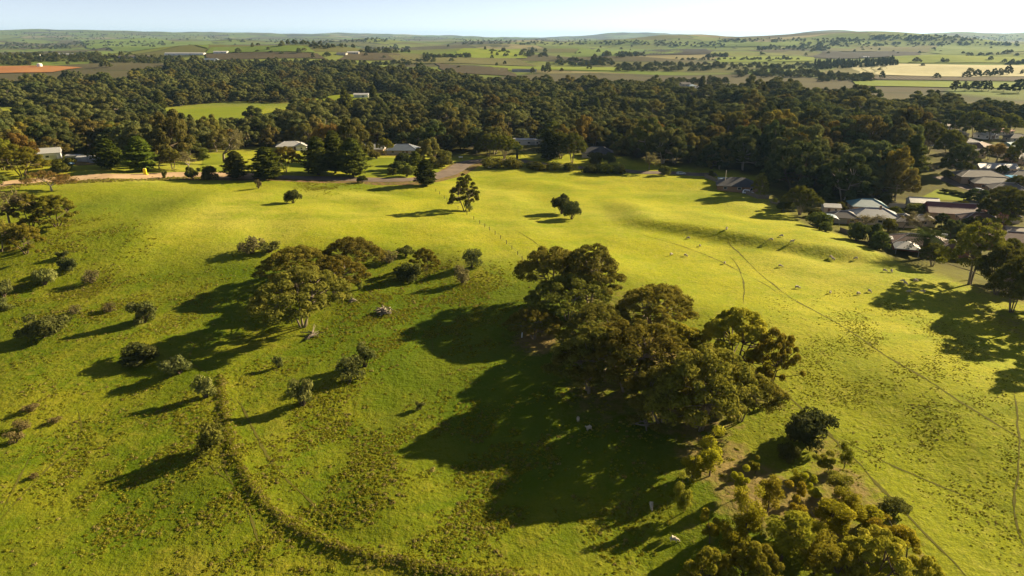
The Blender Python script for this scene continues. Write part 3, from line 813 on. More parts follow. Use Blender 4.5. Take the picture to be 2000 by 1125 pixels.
def plant(kind, var, px, py, wpx, hpx, label, group=None, tint=(1, 1, 1), rz=None):
    """foot of the plant at a picture point; size given by how wide and tall it looks there"""
    x, y, t = P(px, py); m = t / FPX
    dep = math.atan2(CAM_H - float(ground_z(x, y)), math.hypot(x, y))
    h = hpx * m / math.cos(dep); w = wpx * m
    h = max(h - 0.25 * w * math.sin(dep) * (1 if hpx * 1.2 < wpx else .6), h * .6)
    return plant_at(kind, var, x, y, w, h, (px * 7.31 + py * 3.17) % 6.28 if rz is None else rz, label, group, tint)

# ------------------------------------------------------------------ scattering (uncountable cover only)
def scatter(name, pts, rot, scl, idx, protos, label, cat):
    n = len(pts)
    me = bpy.data.meshes.new(name); me.vertices.add(n); me.vertices.foreach_set('co', np.asarray(pts, np.float32).ravel())
    for k, v in (('prot', rot), ('pscl', None), ('pidx', idx)):
        if k == 'pscl':
            a = me.attributes.new(k, 'FLOAT_VECTOR', 'POINT'); a.data.foreach_set('vector', np.asarray(scl, np.float32).ravel())
        elif k == 'pidx':
            a = me.attributes.new(k, 'INT', 'POINT'); a.data.foreach_set('value', np.asarray(v, np.int32))
        else:
            a = me.attributes.new(k, 'FLOAT', 'POINT'); a.data.foreach_set('value', np.asarray(v, np.float32))
    me.update()
    o = link(bpy.data.objects.new(name, me)); tag(o, label, cat, None, 'stuff')
    ng = bpy.data.node_groups.new(name + '_scatter', 'GeometryNodeTree')
    ng.interface.new_socket('Geometry', in_out='INPUT', socket_type='NodeSocketGeometry')
    ng.interface.new_socket('Geometry', in_out='OUTPUT', socket_type='NodeSocketGeometry')
    N, Lk = ng.nodes, ng.links
    gi, go = N.new('NodeGroupInput'), N.new('NodeGroupOutput')
    iop = N.new('GeometryNodeInstanceOnPoints'); join = N.new('GeometryNodeJoinGeometry')
    for pobj in reversed(protos):
        oi = N.new('GeometryNodeObjectInfo'); oi.inputs['Object'].default_value = pobj; oi.inputs['As Instance'].default_value = True
        Lk.new(oi.outputs['Geometry'], join.inputs[0])
    def at(nm, ty):
        a = N.new('GeometryNodeInputNamedAttribute'); a.data_type = ty; a.inputs[0].default_value = nm; return a.outputs[0]
    cx = N.new('ShaderNodeCombineXYZ'); Lk.new(at('prot', 'FLOAT'), cx.inputs[2])
    e2r = N.new('FunctionNodeEulerToRotation'); Lk.new(cx.outputs[0], e2r.inputs[0])
    Lk.new(gi.outputs[0], iop.inputs['Points']); Lk.new(join.outputs[0], iop.inputs['Instance'])
    iop.inputs['Pick Instance'].default_value = True
    Lk.new(at('pidx', 'INT'), iop.inputs['Instance Index']); Lk.new(e2r.outputs[0], iop.inputs['Rotation']); Lk.new(at('pscl', 'FLOAT_VECTOR'), iop.inputs['Scale'])
    Lk.new(iop.outputs[0], go.inputs[0])
    md = o.modifiers.new('scatter', 'NODES'); md.node_group = ng
    return o

def joined_proto(kind, i):
    """trunk and crown of one tree as one mesh, as a source for far cover"""
    tr, cr = PROTO[kind][i]
    bm = bmesh.new(); bm.from_mesh(cr); nf = len(bm.faces)
    bm.from_mesh(tr)
    bm.faces.ensure_lookup_table()
    for f in bm.faces[nf:]: f.material_index = 1
    me = bpy.data.meshes.new('far_tree'); bm.to_mesh(me); bm.free()
    me.materials.append(cr.materials[0]); me.materials.append(tr.materials[0])
    return bpy.data.objects.new('far_tree', me)
# ------------------------------------------------------------------ trees and bushes of the paddock
BR = (1.08, 1.0, .82); DK = (.7, .75, .7); YG = (1.35, 1.35, .8); GR = (1.1, 1.15, 1.05); PALE = (1.45, 1.4, 1.2)
G1 = 'gum trees of the left clump'; G2 = 'gum trees of the main clump'; G3 = 'bushes dotted over the grassy slope'; G4 = 'young gums of the lower right thicket'
# left clump
plant('gum', 0, 592, 637, 190, 118, 'largest gum of the left clump, standing nearest with bare forked stems', G1, (1, 1, .9))
plant('gum', 1, 655, 577, 135, 82, 'middle gum of the left clump, behind the largest one', G1, BR)
plant('gum', 2, 583, 553, 130, 78, 'brownish gum at the back left of the left clump', G1, BR)
plant('gum', 3, 690, 529, 108, 70, 'rear gum of the left clump, farthest up the slope', G1, (1.1, 1, .9))
# main clump
plant('gum', 4, 1085, 585, 145, 108, 'brown topped gum at the back left of the main clump', G2, BR)
plant('gum_tall', 0, 1150, 592, 134, 116, 'tall gum at the top of the main clump', G2, (.95, .95, .85))
plant('gum', 0, 1110, 625, 156, 92, 'dark gum low on the left flank of the main clump', G2, (.8, .85, .75))
plant('gum', 1, 1275, 650, 184, 102, 'broad gum on the right shoulder of the main clump, against the bright paddock', G2, (1.05, .95, .8))
plant('gum', 2, 1042, 662, 95, 66, 'low brown gum beside the bare patch left of the main clump', G2, (1.05, .95, .8))
plant('gum', 3, 1165, 690, 151, 100, 'grey green gum in the middle of the main clump', G2, (1.1, 1.15, 1.0))
plant('gum', 2, 1225, 765, 224, 145, 'widest gum in the centre of the main clump', G2, (1.05, 1, .8))
plant('gum_tall', 1, 1150, 765, 145, 130, 'shaded gum on the near left side of the main clump', G2, (.9, .9, .8))
plant('open', 0, 1335, 735, 140, 105, 'yellow green gum between the two halves of the main clump', G2, (.95, .85, .8))
plant('open', 1, 1432, 725, 162, 128, 'pale green gum at the right back of the main clump', G2, (1, .95, .8))
plant('open', 2, 1502, 762, 95, 118, 'slim leaning gum at the right tip of the main clump', G2, (.95, .85, .8), 1.0)
plant('gum', 4, 1365, 838, 229, 162, 'darkest gum at the near end of the main clump', G2, (1.0, .95, .75))
plant('gum', 0, 1445, 822, 140, 108, 'brownish gum behind the darkest one at the near end', G2, (1.0, .95, .75))
plant('gum_tall', 2, 1290, 825, 128, 112, 'slender stemmed gum on the near left edge of the main clump', G2, (.9, .85, .75))
# left edge
plant('open', 1, 62, 445, 78, 66, 'open crowned gum near the left edge of the paddock', None, (.75, .75, .8))
plant('open', 2, 112, 442, 92, 64, 'spreading olive gum right of the open crowned one at the left edge', None, (.7, .7, .75))
plant('open', 0, 52, 495, 82, 60, 'gum leaning out at the left edge, lowest of the three', None, (.85, .8, .85))
plant('gum', 3, 2, 492, 90, 66, 'brown gum cut off by the left edge', None, BR)
plant('bare', 0, 22, 442, 74, 76, 'twiggy brown tree behind the left edge gums')
plant('umbrella', 0, 101, 373, 78, 40, 'flat topped orange brown tree beside the sandy road')
# bushes of the slope: (kind, variant, foot, width, height, label, tint)
for args in [
    ('bush', 0, 88, 658, 76, 46, 'wide pale bush near the left edge with a long shadow', GR),
    ('bush', 1, 284, 630, 42, 42, 'round grey green bush left of the big clump shadow', GR),
    ('bush', 2, 88, 556, 42, 32, 'bright pale bush upper left of the wide pale one', PALE),
    ('bush', 3, 137, 528, 30, 26, 'small dark bush above the bright pale bush', DK),
    ('wisp', 0, 122, 506, 22, 16, 'tiny dark shrub above the small dark bush', DK),
    ('bush', 1, 272, 706, 62, 36, 'dark bush inside the left clump shadow', DK),
    ('wisp', 1, 352, 728, 50, 38, 'wispy bush inside the left clump shadow', (1, 1, 1)),
    ('wisp', 0, 403, 776, 38, 42, 'pale wispy bush at the top end of the overgrown bank', PALE),
    ('wisp', 1, 404, 880, 54, 52, 'wispy bush left of the overgrown bank with a long shadow', YG),
    ('wisp', 0, 592, 792, 44, 52, 'thin pale bush right of the overgrown bank', PALE),
    ('wisp', 1, 684, 744, 48, 44, 'grey wispy bush, lower of the touching pair in mid slope', GR),
    ('wisp', 0, 712, 716, 40, 44, 'grey wispy bush, upper of the touching pair in mid slope', GR),
    ('wisp', 0, 545, 718, 18, 22, 'small upright shrub below the left clump', GR),
    ('wisp', 2, 492, 494, 46, 30, 'grey twiggy bush behind the left clump', (1, 1, 1)),
    ('wisp', 0, 528, 492, 40, 22, 'low grey bush beside the grey twiggy one', GR),
    ('bush', 2, 572, 397, 28, 25, 'round dark bush alone on the upper left paddock', DK),
    ('wisp', 2, 505, 368, 12, 18, 'tiny bare shrub near the road conifers', (1, 1, 1)),
    ('bush', 3, 798, 547, 44, 36, 'dark rounded bush below the small twin stemmed tree', DK),
    ('bush', 0, 793, 501, 30, 20, 'low bush left of the small twin stemmed tree', (.9, .9, .7)),
    ('wisp', 1, 922, 522, 34, 34, 'grey bush near the fence above the main clump', GR),
    ('wisp', 2, 903, 553, 30, 34, 'thin brown shrub below the grey bush near the fence', (1, 1, 1)),
    ('wisp', 2, 760, 512, 36, 22, 'dry grey shrub right of the left clump', (1, 1, 1)),
    ('wisp', 0, 702, 566, 14, 20, 'small shrub at the foot of the middle left clump gum', YG),
    ('wisp', 0, 820, 800, 18, 16, 'tiny pale shrub inside the main clump shadow', PALE),
    ('bush', 0, 1097, 418, 34, 36, 'left half of the pair of dark bushes alone in the paddock', DK),
    ('bush', 2, 1116, 428, 30, 34, 'right half of the pair of dark bushes alone in the paddock', (.95, 1, .95)),
    ('wisp', 1, 917, 413, 18, 22, 'small grey shrub at the foot of the lone paddock tree', PALE),
    ('wisp', 2, 180, 552, 30, 24, 'thin dry shrub right of the bright pale bush', (1, 1, 1)),
    ('wisp', 2, 215, 608, 24, 16, 'thin dry shrub left of the round grey green bush', (1, 1, 1)),
    ('wisp', 2, 148, 612, 24, 16, 'thin dry shrub above the wide pale bush', (1, 1, 1)),
    ('wisp', 0, 8, 580, 36, 32, 'pale bush cut by the left edge above the wide pale one', GR),
    ('wisp', 0, 5, 604, 40, 20, 'low grey shrub at the left edge', GR),
    ('wisp', 2, 30, 865, 30, 26, 'brown dry shrub lowest of three at the left edge', (1.1, 1, .9)),
    ('wisp', 2, 45, 838, 30, 20, 'brown dry shrub in the middle of three at the left edge', (1.1, 1, .9)),
    ('wisp', 2, 60, 804, 28, 18, 'brown dry shrub highest of three at the left edge', (1.1, 1, .9)),
    ('wisp', 2, 108, 826, 24, 14, 'brown dry shrub right of the three at the left edge', (1.1, 1, .9)),
    ('wisp', 2, 66, 935, 18, 12, 'tiny dry shrub beside the straight sheep track', (1.1, 1, .9)),
]:
    plant(args[0], args[1], args[2], args[3], args[4], args[5], args[6], G3, args[7])
plant('open', 0, 832, 528, 56, 46, 'small twin stemmed tree on the slope right of the left clump', None, (.72, .68, .7))
plant('gum_tall', 1, 908, 412, 54, 70, 'lone leaning dark gum standing by the paddock fence', None, (.55, .6, .55))
# lower right thicket
plant('bush', 1, 1576, 866, 76, 66, 'large round dark bush at the top of the lower right thicket', None, (.55, .55, .5))
plant('bush', 3, 1540, 898, 36, 34, 'small green bush in the shade of the large round dark bush', None, (1, 1, .8))
for k, args in enumerate([
    (1386, 930, 58, 88, 'two stemmed young gum with pale lit crown, highest in the thicket', YG),
    (1352, 940, 40, 60, 'small leaning gum left of the two stemmed one', YG),
    (1452, 968, 40, 66, 'narrow young gum in the upper middle of the thicket', YG),
    (1500, 1000, 46, 76, 'brown leaved young gum with thin dark stem', BR),
    (1455, 1060, 62, 100, 'bushy young gum with bright yellow top', YG),
    (1386, 1062, 52, 72, 'rounded young gum at the left edge of the thicket', YG),
    (1336, 1000, 38, 70, 'pale slim young gum nearest the shaded sheep', (1.1, 1.2, 1.1)),
    (1556, 950, 32, 34, 'short young gum below the small green bush', (1.1, 1.15, .8)),
    (1618, 920, 48, 46, 'nearly leafless leaning sapling right of the round dark bush', GR),
    (1640, 966, 50, 44, 'grey green leaning sapling beside the worn line', (1, 1.1, 1.2)),
    (1648, 916, 26, 54, 'thin ivy wrapped sapling by the worn line', (.6, .7, .5)),
    (1556, 1030, 62, 84, 'golden leaved young gum in the middle of the thicket', (1.3, 1.1, .8)),
    (1612, 1040, 72, 86, 'full crowned young gum right of the golden one', YG),
    (1660, 1010, 60, 60, 'low spreading young gum in front of the bare earth', (1.1, 1.1, .9)),
    (1475, 925, 26, 40, 'thin leaning stem with few leaves near the round dark bush', (.9, .9, .7)),
    (1520, 1115, 90, 110, 'dense young gum at the bottom edge left of the biggest one', (1.0, 1.05, .8)),
    (1430, 1090, 60, 64, 'rounded young gum below the rounded one at the thicket edge', YG),
    (1585, 975, 44, 44, 'low young gum above the golden one', YG),
    (1690, 1020, 60, 50, 'low leafy young gum before the olive bush', YG),
    (1720, 1075, 70, 60, 'yellow leaved young gum left of the worn line', (1.25, 1.1, .8)),
    (1770, 1090, 64, 60, 'last young gum of the thicket by the worn line', (1.2, 1.05, .8)),
    (1560, 1080, 70, 70, 'bright young gum in the lower middle of the thicket', YG),
    (1590, 1120, 100, 100, 'leafy young gum at the bottom edge', (1.05, 1.05, .85)),
    ]):
    plant('sapling', k, args[0], args[1], args[2] * .86, args[3] * .9, args[4], G4, args[5])
plant('bush', 2, 1746, 1006, 50, 32, 'olive bush at the right side of the lower thicket', None, (1.2, 1.15, .8))
plant('open', 0, 1700, 1150, 150, 120, 'biggest spreading gum of the lower right thicket', G4, (1.2, 1.15, 1.0))
plant('open', 1, 1790, 1165, 88, 80, 'spreading gum at the bottom right corner of the thicket', G4, (1.2, 1.12, 1.0))
plant('open', 2, 1640, 1170, 90, 90, 'spreading gum cut by the bottom edge of the thicket', G4, (1.1, 1.05, .9))
plant('open', 1, 1460, 1180, 120, 110, 'shaded gum at the bottom edge in the darkest corner', G4, (.95, .95, .8))
plant('open', 0, 1380, 1190, 120, 110, 'gum mostly below the bottom edge left of the thicket', G4, (.95, .95, .8))
# right edge
for args in [
    ('gum_tall', 0, 1893, 555, 112, 124, 'large olive gum beside the houses at the right edge', (1.05, 1.1, .8)),
    ('gum', 1, 1945, 575, 100, 96, 'dark rounded gum right of the large olive one', (.7, .75, .6)),
    ('gum', 2, 2000, 560, 90, 80, 'dark gum cut by the right edge beside the houses', (.75, .75, .6)),
    ('gum', 3, 1975, 610, 110, 110, 'darkest gum at the right edge over the large shadow', (.65, .7, .6)),
    ('gum_tall', 2, 2050, 640, 130, 150, 'tall gum just beyond the right edge', (.8, .8, .7)),
    ('gum_tall', 1, 2150, 700, 150, 160, 'tall gum outside the right edge casting the paddock shadow', (.8, .8, .7)),
    ('gum', 0, 2130, 610, 150, 130, 'broad gum outside the right edge behind the tall ones', (.8, .8, .7)),
    ('gum', 4, 1820, 520, 60, 46, 'dense low tree below the palm at the house corner', (.6, .65, .5)),
    ('gum', 3, 1960, 445, 90, 76, 'black green tree with domed top among the right houses', (.5, .55, .45)),
    ('open', 2, 1955, 445, 60, 60, 'light green shrub tree in front of the black green one', (1, 1.1, .8)),
    ('gum', 4, 1562, 420, 66, 56, 'domed dark tree at the paddock corner left of the houses', (.6, .65, .45)),
    ('bush', 0, 1528, 412, 36, 26, 'dark bush leaning against the domed corner tree', (.55, .6, .5)),
    ('bush', 1, 1588, 424, 24, 18, 'small bush under the domed corner tree', (.9, .9, .7)),
    ('gum_tall', 2, 1483, 386, 34, 48, 'slim gum behind the paling fence', (1.05, 1.1, .9)),
    ('bush', 2, 1600, 444, 42, 30, 'round hedge bush in front of the curved carport', (.9, 1, .6)),
    ('bush', 3, 1672, 470, 30, 34, 'dark garden bush left of the brown roofed house', (.7, .8, .6)),
    ('bush', 0, 1698, 472, 38, 34, 'second dark garden bush left of the brown roofed house', (.7, .8, .6)),
    ('bush', 1, 1716, 486, 34, 34, 'garden bush at the corner of the brown roofed house', (.8, .95, .6)),
    ('bush', 2, 1735, 452, 26, 26, 'yellowish garden bush behind the brown roofed house', (1.2, 1.1, .6)),
    ('bush', 3, 1612, 452, 24, 18, 'low bush at the driveway edge', (.9, 1, .6)),
    ('bare', 1, 1690, 446, 44, 34, 'bare grey tree before the two winged house'),
    ('bare', 2, 1800, 448, 50, 36, 'bare grey tree between the maroon and brown roofs'),
    ('bare', 0, 1765, 448, 36, 28, 'smaller bare grey tree left of the one between the roofs'),
    ('bush', 1, 1790, 418, 36, 22, 'yellow green bush in front of the white garage', (1.1, 1.1, .6)),
    ('palm', 0, 1803, 505, 78, 64, 'date palm at the corner of the brown roofed house'),
    ('rust', 0, 1946, 318, 38, 36, 'orange autumn tree among the town houses', ),
    ('bush', 3, 1615, 392, 30, 22, 'bush behind the curved carport', (.8, .9, .7)),
]:
    plant(*args[:7], None, args[7] if len(args) > 7 else (1, 1, 1))
# ------------------------------------------------------------------ trees along the road and at the forest edge
G5 = 'garden and roadside trees in front of the forest'
for args in [
    ('pine', 0, 462, 348, 43, 52, 'dark shaggy conifer by the road, left of two', (.75, .75, .6)),
    ('pine', 1, 523, 350, 53, 61, 'dark conifer by the road with drooping skirt, right of two', (.8, .85, .6)),
    ('bush', 0, 378, 351, 26, 24, 'rounded roadside bush left of the two conifers', (.6, .6, .5)),
    ('bush', 1, 410, 350, 28, 26, 'rounded roadside bush nearest the left conifer', (.7, .65, .5)),
    ('wisp', 0, 322, 348, 10, 14, 'tiny shrub at the edge of the sandy road', (.7, .7, .5)),
    ('gum', 2, 558, 336, 56, 48, 'round headed brown gum right of the roadside conifers', (.8, .65, .55)),
    ('pine', 2, 622, 342, 53, 73, 'broad black green cedar by the road, left one', (1.0, 1.05, .85)),
    ('pine', 0, 655, 338, 49, 80, 'tallest black green cedar in the roadside group', (.95, 1.0, .8)),
    ('pine', 1, 690, 344, 53, 72, 'broad black green cedar by the road, right one', (1.0, 1.05, .85)),
    ('rust', 0, 640, 318, 46, 74, 'rusty red autumn crown showing above the black cedars'),
    ('wood', 0, 690, 318, 72, 84, 'large olive gum behind the right black cedar', (1.1, 1.05, .9)),
    ('pine', 1, 832, 363, 36, 51, 'dark pyramidal conifer on the paddock side of the bend', (.55, .6, .5)),
    ('bush', 2, 707, 357, 18, 14, 'small dark round bush at the road edge', (.55, .6, .5)),
    ('pine', 0, 278, 334, 53, 66, 'bright green feathery conifer behind the yellow box', (1.1, 1.3, .8)),
    ('pine', 2, 216, 330, 48, 58, 'dark green feathery conifer left of the bright one', (.8, 1.0, .7)),
    ('wood', 2, 340, 318, 96, 98, 'spreading gum with bare white limbs behind the road', (1.05, .95, .8)),
    ('gum', 1, 338, 330, 56, 40, 'low grey gum under the white limbed gum', (1, 1, .9)),
    ('bare', 1, 440, 318, 58, 58, 'brown twiggy tree behind the left roadside conifer'),
    ('bare', 2, 370, 334, 46, 36, 'thin bare tree left of the roadside bushes'),
    ('bare', 0, 312, 330, 40, 30, 'thin bare shrub tree beside the feathery conifers'),
    ('bush', 3, 395, 312, 28, 22, 'yellowish bush on the patchy lawn', (1.1, 1.1, .7)),
    ('open', 0, 45, 344, 100, 62, 'wide flat crowned gum left of the farmyard', (.7, .7, .75)),
    ('open', 1, 8, 332, 70, 60, 'gum at the left edge above the sandy road', (.7, .75, .75)),
    ('bush', 1, 122, 333, 40, 24, 'rounded yellowish bush in front of the farmyard', (1, .95, .6)),
    ('bush', 0, 50, 360, 18, 16, 'grey bush at the edge of the sandy road', (.9, .9, .9)),
    ('bush', 2, 4, 362, 24, 20, 'pale bush at the left edge by the sandy road', (1.1, 1.1, .7)),
    ('bush', 3, 777, 338, 30, 24, 'dark rounded garden bush left of the bend', (.45, .5, .4)),
    ('bush', 0, 795, 345, 34, 24, 'yellow green garden bush left of the dark pyramidal conifer', (1.2, 1.2, .7)),
    ('bush', 1, 767, 342, 18, 14, 'small yellow green garden bush', (1.2, 1.2, .7)),
    ('bush', 2, 788, 322, 30, 24, 'black green garden bush near the farmhouse', (.45, .5, .45)),
    ('pine', 2, 812, 334, 27, 38, 'light green feathery conifer behind the pyramidal one', (1.3, 1.4, .9)),
    ('wood', 1, 838, 328, 50, 56, 'brownish gum right of the light green conifer', (1.15, 1, .85)),
    ('bush', 3, 858, 326, 46, 32, 'large pale rounded shrub inside the road bend', (1.2, 1.1, .8)),
    ('bush', 0, 736, 310, 28, 16, 'low brown shrub in front of the brown walled farmhouse', (1, .8, .6)),
    ('gum', 0, 753, 304, 30, 34, 'small round gum between the two farmhouse roofs', (1.05, 1.05, .8)),
    ('hedge', 0, 962, 327, 44, 20, 'ragged bush hedge right of the bend, by the white sign', (1.6, 1.5, 1.3)),
    ('hedge', 1, 1000, 328, 40, 22, 'ragged bush hedge, second from the bend', (1.5, 1.4, 1.2)),
    ('hedge', 0, 1048, 331, 38, 16, 'clipped dark hedge, left of three along the paddock', (.9, .9, .8)),
    ('hedge', 1, 1083, 332, 34, 16, 'clipped dark hedge, middle of three along the paddock', (.9, .9, .8)),
    ('hedge', 0, 1112, 333, 26, 15, 'short clipped hedge at the end of the three', (.95, .95, .8)),
    ('hedge', 1, 1155, 337, 34, 16, 'long black green hedge, left part beside the gap', (.55, .6, .6)),
    ('hedge', 0, 1186, 338, 42, 19, 'long black green hedge, middle part', (.5, .55, .55)),
    ('hedge', 1, 1206, 339, 30, 17, 'long black green hedge, right end', (.55, .6, .6)),
    ('bush', 2, 1298, 342, 22, 18, 'single round bush on the back edge of the paddock', (.8, .85, .6)),
    ('bare', 0, 1268, 332, 34, 34, 'grey leafless tree at the back edge of the paddock'),
    ('bush', 3, 1390, 346, 14, 12, 'pale shrub at the corner of the paling fence', (1.1, 1.1, .8)),
    ('wood', 3, 1265, 312, 68, 78, 'gum with pale exposed limbs behind the grey leafless tree', (1.1, 1.0, .85)),
    ('palm', 0, 1010, 312, 34, 30, 'palm among the garden trees behind the ragged hedge'),
    ('pine', 0, 1075, 312, 39, 54, 'dark cypress behind the clipped hedges', (.6, .65, .6)),
    ('gum', 3, 1118, 318, 60, 56, 'umbrella pine with rounded dark head behind the clipped hedges', (.55, .65, .5)),
    ('gum', 4, 1095, 310, 60, 50, 'dark flat headed tree left of the umbrella pine', (.5, .55, .45)),
    ('gum', 1, 985, 310, 56, 46, 'olive domed tree behind the ragged hedge', (.8, .85, .6)),
    ('gum', 2, 955, 306, 46, 44, 'dark olive domed tree beside the bend', (.7, .75, .6)),
    ('bush', 1, 1165, 322, 28, 24, 'yellowish garden bush under the dark roofed house', (1, .95, .6)),
    ('bush', 2, 1190, 320, 20, 22, 'upright garden bush right of the dark roofed house', (.8, .85, .6)),
]:
    plant(*args[:7], G5, args[7] if len(args) > 7 else (1, 1, 1))

G7 = 'garden trees among the town houses'
for k, (px, py, w, h, lb) in enumerate([(1862, 262, 46, 44, 'dark garden tree behind the top town houses'), (1900, 268, 60, 50, 'broad dark tree in the middle of the town'), (1932, 276, 56, 46, 'broad dark tree right of the one in mid town'), (1835, 278, 22, 24, 'small dark tree between the pale town roofs'),
        (1968, 268, 50, 44, 'dark tree left of the terracotta roof'), (1995, 330, 50, 62, 'tall dark tree at the right edge of town'), (1872, 300, 40, 36, 'dark tree beside the grey gabled house'), (1955, 345, 26, 22, 'garden tree behind the blue shade roof'), (1985, 376, 50, 34, 'dark tree at the right end of the street'),
        (1890, 322, 36, 26, 'low garden tree above the large grey roof'), (1848, 352, 22, 20, 'slim street tree beside the lawn'), (1990, 420, 50, 40, 'dark tree right of the tan roofed outbuilding'), (1935, 428, 40, 32, 'dark tree under the tan roofed outbuilding'), (1972, 505, 46, 40, 'dark olive tree below the dark tiled house'),
        (1745, 425, 26, 22, 'garden tree between the two winged house and maroon roof'), (1840, 446, 40, 30, 'garden tree in front of the maroon roof'), (1660, 402, 26, 20, 'garden tree left of the teal roof'), (1728, 402, 24, 20, 'garden tree right of the teal roof'), (1640, 412, 24, 18, 'low tree behind the cream shed'),
        (1880, 416, 30, 24, 'garden tree behind the maroon house'), (1900, 455, 44, 34, 'garden tree right of the brown tiled house'), (1860, 470, 46, 40, 'spreading tree behind the brown tiled house'),
        (1885, 345, 34, 28, 'dark tree at the left end of the large grey roof'), (1930, 312, 34, 28, 'dark tree left of the orange autumn tree'), (1905, 398, 50, 30, 'dark tree below the silver car'), (1960, 396, 46, 34, 'dark tree under the street end'), (1860, 288, 30, 26, 'dark tree among the mid town roofs'),
        (1975, 318, 36, 30, 'dark tree right of the orange autumn tree'), (1812, 300, 60, 60, 'tall gum against the left edge of the town'), (1850, 318, 66, 62, 'tall gum at the lower left edge of the town'), (1870, 340, 60, 58, 'tall gum leaning over the lawn by the street')]):
    plant('gum' if k % 3 else 'wood', k, px, py, w, h, lb, G7, (.7, .76, .6))
for k, (px, py, w, h, lb) in enumerate([(1845, 376, 16, 8, 'first low shrub in the row by the town street'), (1858, 379, 16, 8, 'second low shrub in the row by the town street'), (1872, 382, 16, 8, 'third low shrub in the row by the town street'), (1886, 385, 14, 7, 'last low shrub in the row by the town street')]):
    plant('bush', k, px, py, w, h, lb, 'low shrubs by the town street', (.7, .75, .5))

# ------------------------------------------------------------------ the forest: nearest trees one by one, the rest as one mass
KEEP = []      # clearings round houses, roads and yards: (x, y, radius)
def keep(px, py, r):
    x, y, _ = P(px, py); KEEP.append((x, y, r))
for k in [(565, 292, 14), (560, 304, 12), (735, 304, 16), (770, 304, 16), (800, 304, 16), (760, 318, 14), (955, 262, 14), (955, 272, 14), (955, 285, 12), (1030, 284, 14), (1025, 296, 12), (1165, 304, 15), (1160, 316, 14), (1078, 306, 8),
          (90, 312, 14), (100, 325, 14), (150, 316, 20), (190, 318, 16), (915, 312, 14), (900, 318, 12), (935, 306, 10), (1000, 306, 10), (1040, 300, 10),
          (400, 320, 18), (440, 315, 14), (600, 320, 16), (1355, 178, 26), (1375, 186, 26), (1335, 172, 20), (1390, 194, 20), (1375, 202, 24), (1350, 190, 24), (1325, 182, 20), (1640, 184, 14), (1640, 193, 14), (980, 270, 8), (270, 206, 16), (275, 218, 16)]: keep(*k)
KA = np.array(KEEP)
rs = np.random.RandomState(5)
FP = []
s = 11.8
gx = np.arange(-1150, 1000, s); gy = np.arange(300, 1320, s)
AX, AY = np.meshgrid(gx, gy); AX = (AX + rs.uniform(-.42, .42, AX.shape) * s).ravel(); AY = (AY + rs.uniform(-.42, .42, AY.shape) * s).ravel()
AZ = ground_z(AX, AY); ppx, ppy, pd = proj(AX, AY, AZ)
ok = (ppx > -90) & (ppx < 2090) & (ppy < np.interp(ppx, *zip(*FRONT))) & (pd < np.interp(ppx, *zip(*BACKZ)) + 40 * vnoise(AX, AY, 77, 90))
for mp in MEADOW_W: ok &= ~in_poly(AX, AY, mp)
for (kx, ky, kr) in KEEP: ok &= np.hypot(AX - kx, AY - ky) > kr
# town blocks at the right edge stay open
ok &= ~((ppx > 1780) & (ppy > 244))
ok &= rs.uniform(0, 1, len(AX)) > 0.10 + 0.6 * (vnoise(AX, AY, 78, 45) > 1.15)
AX, AY, AZ, ppx, ppy, pd = (q[ok] for q in (AX, AY, AZ, ppx, ppy, pd))
order = np.argsort(pd); AX, AY, AZ, ppx, ppy, pd = (q[order] for q in (AX, AY, AZ, ppx, ppy, pd))
NI = 300
ORD = ['first', 'second', 'third', 'fourth', 'fifth', 'sixth', 'seventh', 'eighth', 'ninth', 'tenth', 'eleventh', 'twelfth', 'thirteenth', 'fourteenth', 'fifteenth', 'sixteenth', 'seventeenth', 'eighteenth', 'nineteenth', 'twentieth',
       'twenty first', 'twenty second', 'twenty third', 'twenty fourth', 'twenty fifth', 'twenty sixth', 'twenty seventh', 'twenty eighth', 'twenty ninth', 'thirtieth']
TONES = [('olive', (1, 1, 1)), ('dark olive', (.75, .8, .75)), ('brownish', (1.15, .92, .8)), ('grey green', (.95, 1.0, 1.1)), ('yellow olive', (1.2, 1.12, .75))]
rows = [sorted(range(i, min(i + 30, NI)), key=lambda q: ppx[q]) for i in range(0, NI, 30)]
for r, row in enumerate(rows):
    for c, i in enumerate(row):
        big = 1.0 if ppx[i] < 1430 else 1.3
        h = rs.choice([rs.uniform(7.5, 13), rs.uniform(12, 18.5)], p=[.45, .55]) * big; w = (4 + h * rs.uniform(.55, 1.05)) * 1.08 / (1 if big == 1 else 1.2) * (.6 + .4 * big)
        tn, tint = TONES[rs.choice(5, p=[.3, .3, .15, .12, .13])]
        sz = 'tall' if h > 15.5 else ('low' if h < 11.8 else 'mid height')
        if rs.uniform() < .03: kd = 'pine'; w = h * .55
        else: kd = 'wood'
        e = plant_at(kd, int(rs.randint(0, 9)), AX[i], AY[i], w, h, rs.uniform(0, 6.28),
                 f'{sz} {tn} {"gum" if kd == "wood" else "conifer"} in the forest, {ORD[r]} row back, {ORD[c]} from left', 'nearest trees of the forest belt', tint)
far_protos = [joined_proto('wood', i) for i in range(10)] + [joined_proto('pine', i) for i in range(2)]
FX, FY, FZ = AX[NI:], AY[NI:], AZ[NI:]
nf = len(FX)
hh = (rs.uniform(.5, 1.05, nf) + .5 * (rs.uniform(0, 1, nf) < .16) + .14 * vnoise(FX, FY, 83, 70)) * np.where(ppx[NI:] > 1430, 1.15, 1.0)
stand = vnoise(FX, FY, 84, 110) + rs.normal(0, .5, nf)
fidx = np.where(stand > 1.1, rs.randint(6, 9, nf), np.where(stand < -.5, rs.randint(3, 6, nf), rs.choice([0, 1, 2, 9], nf)))
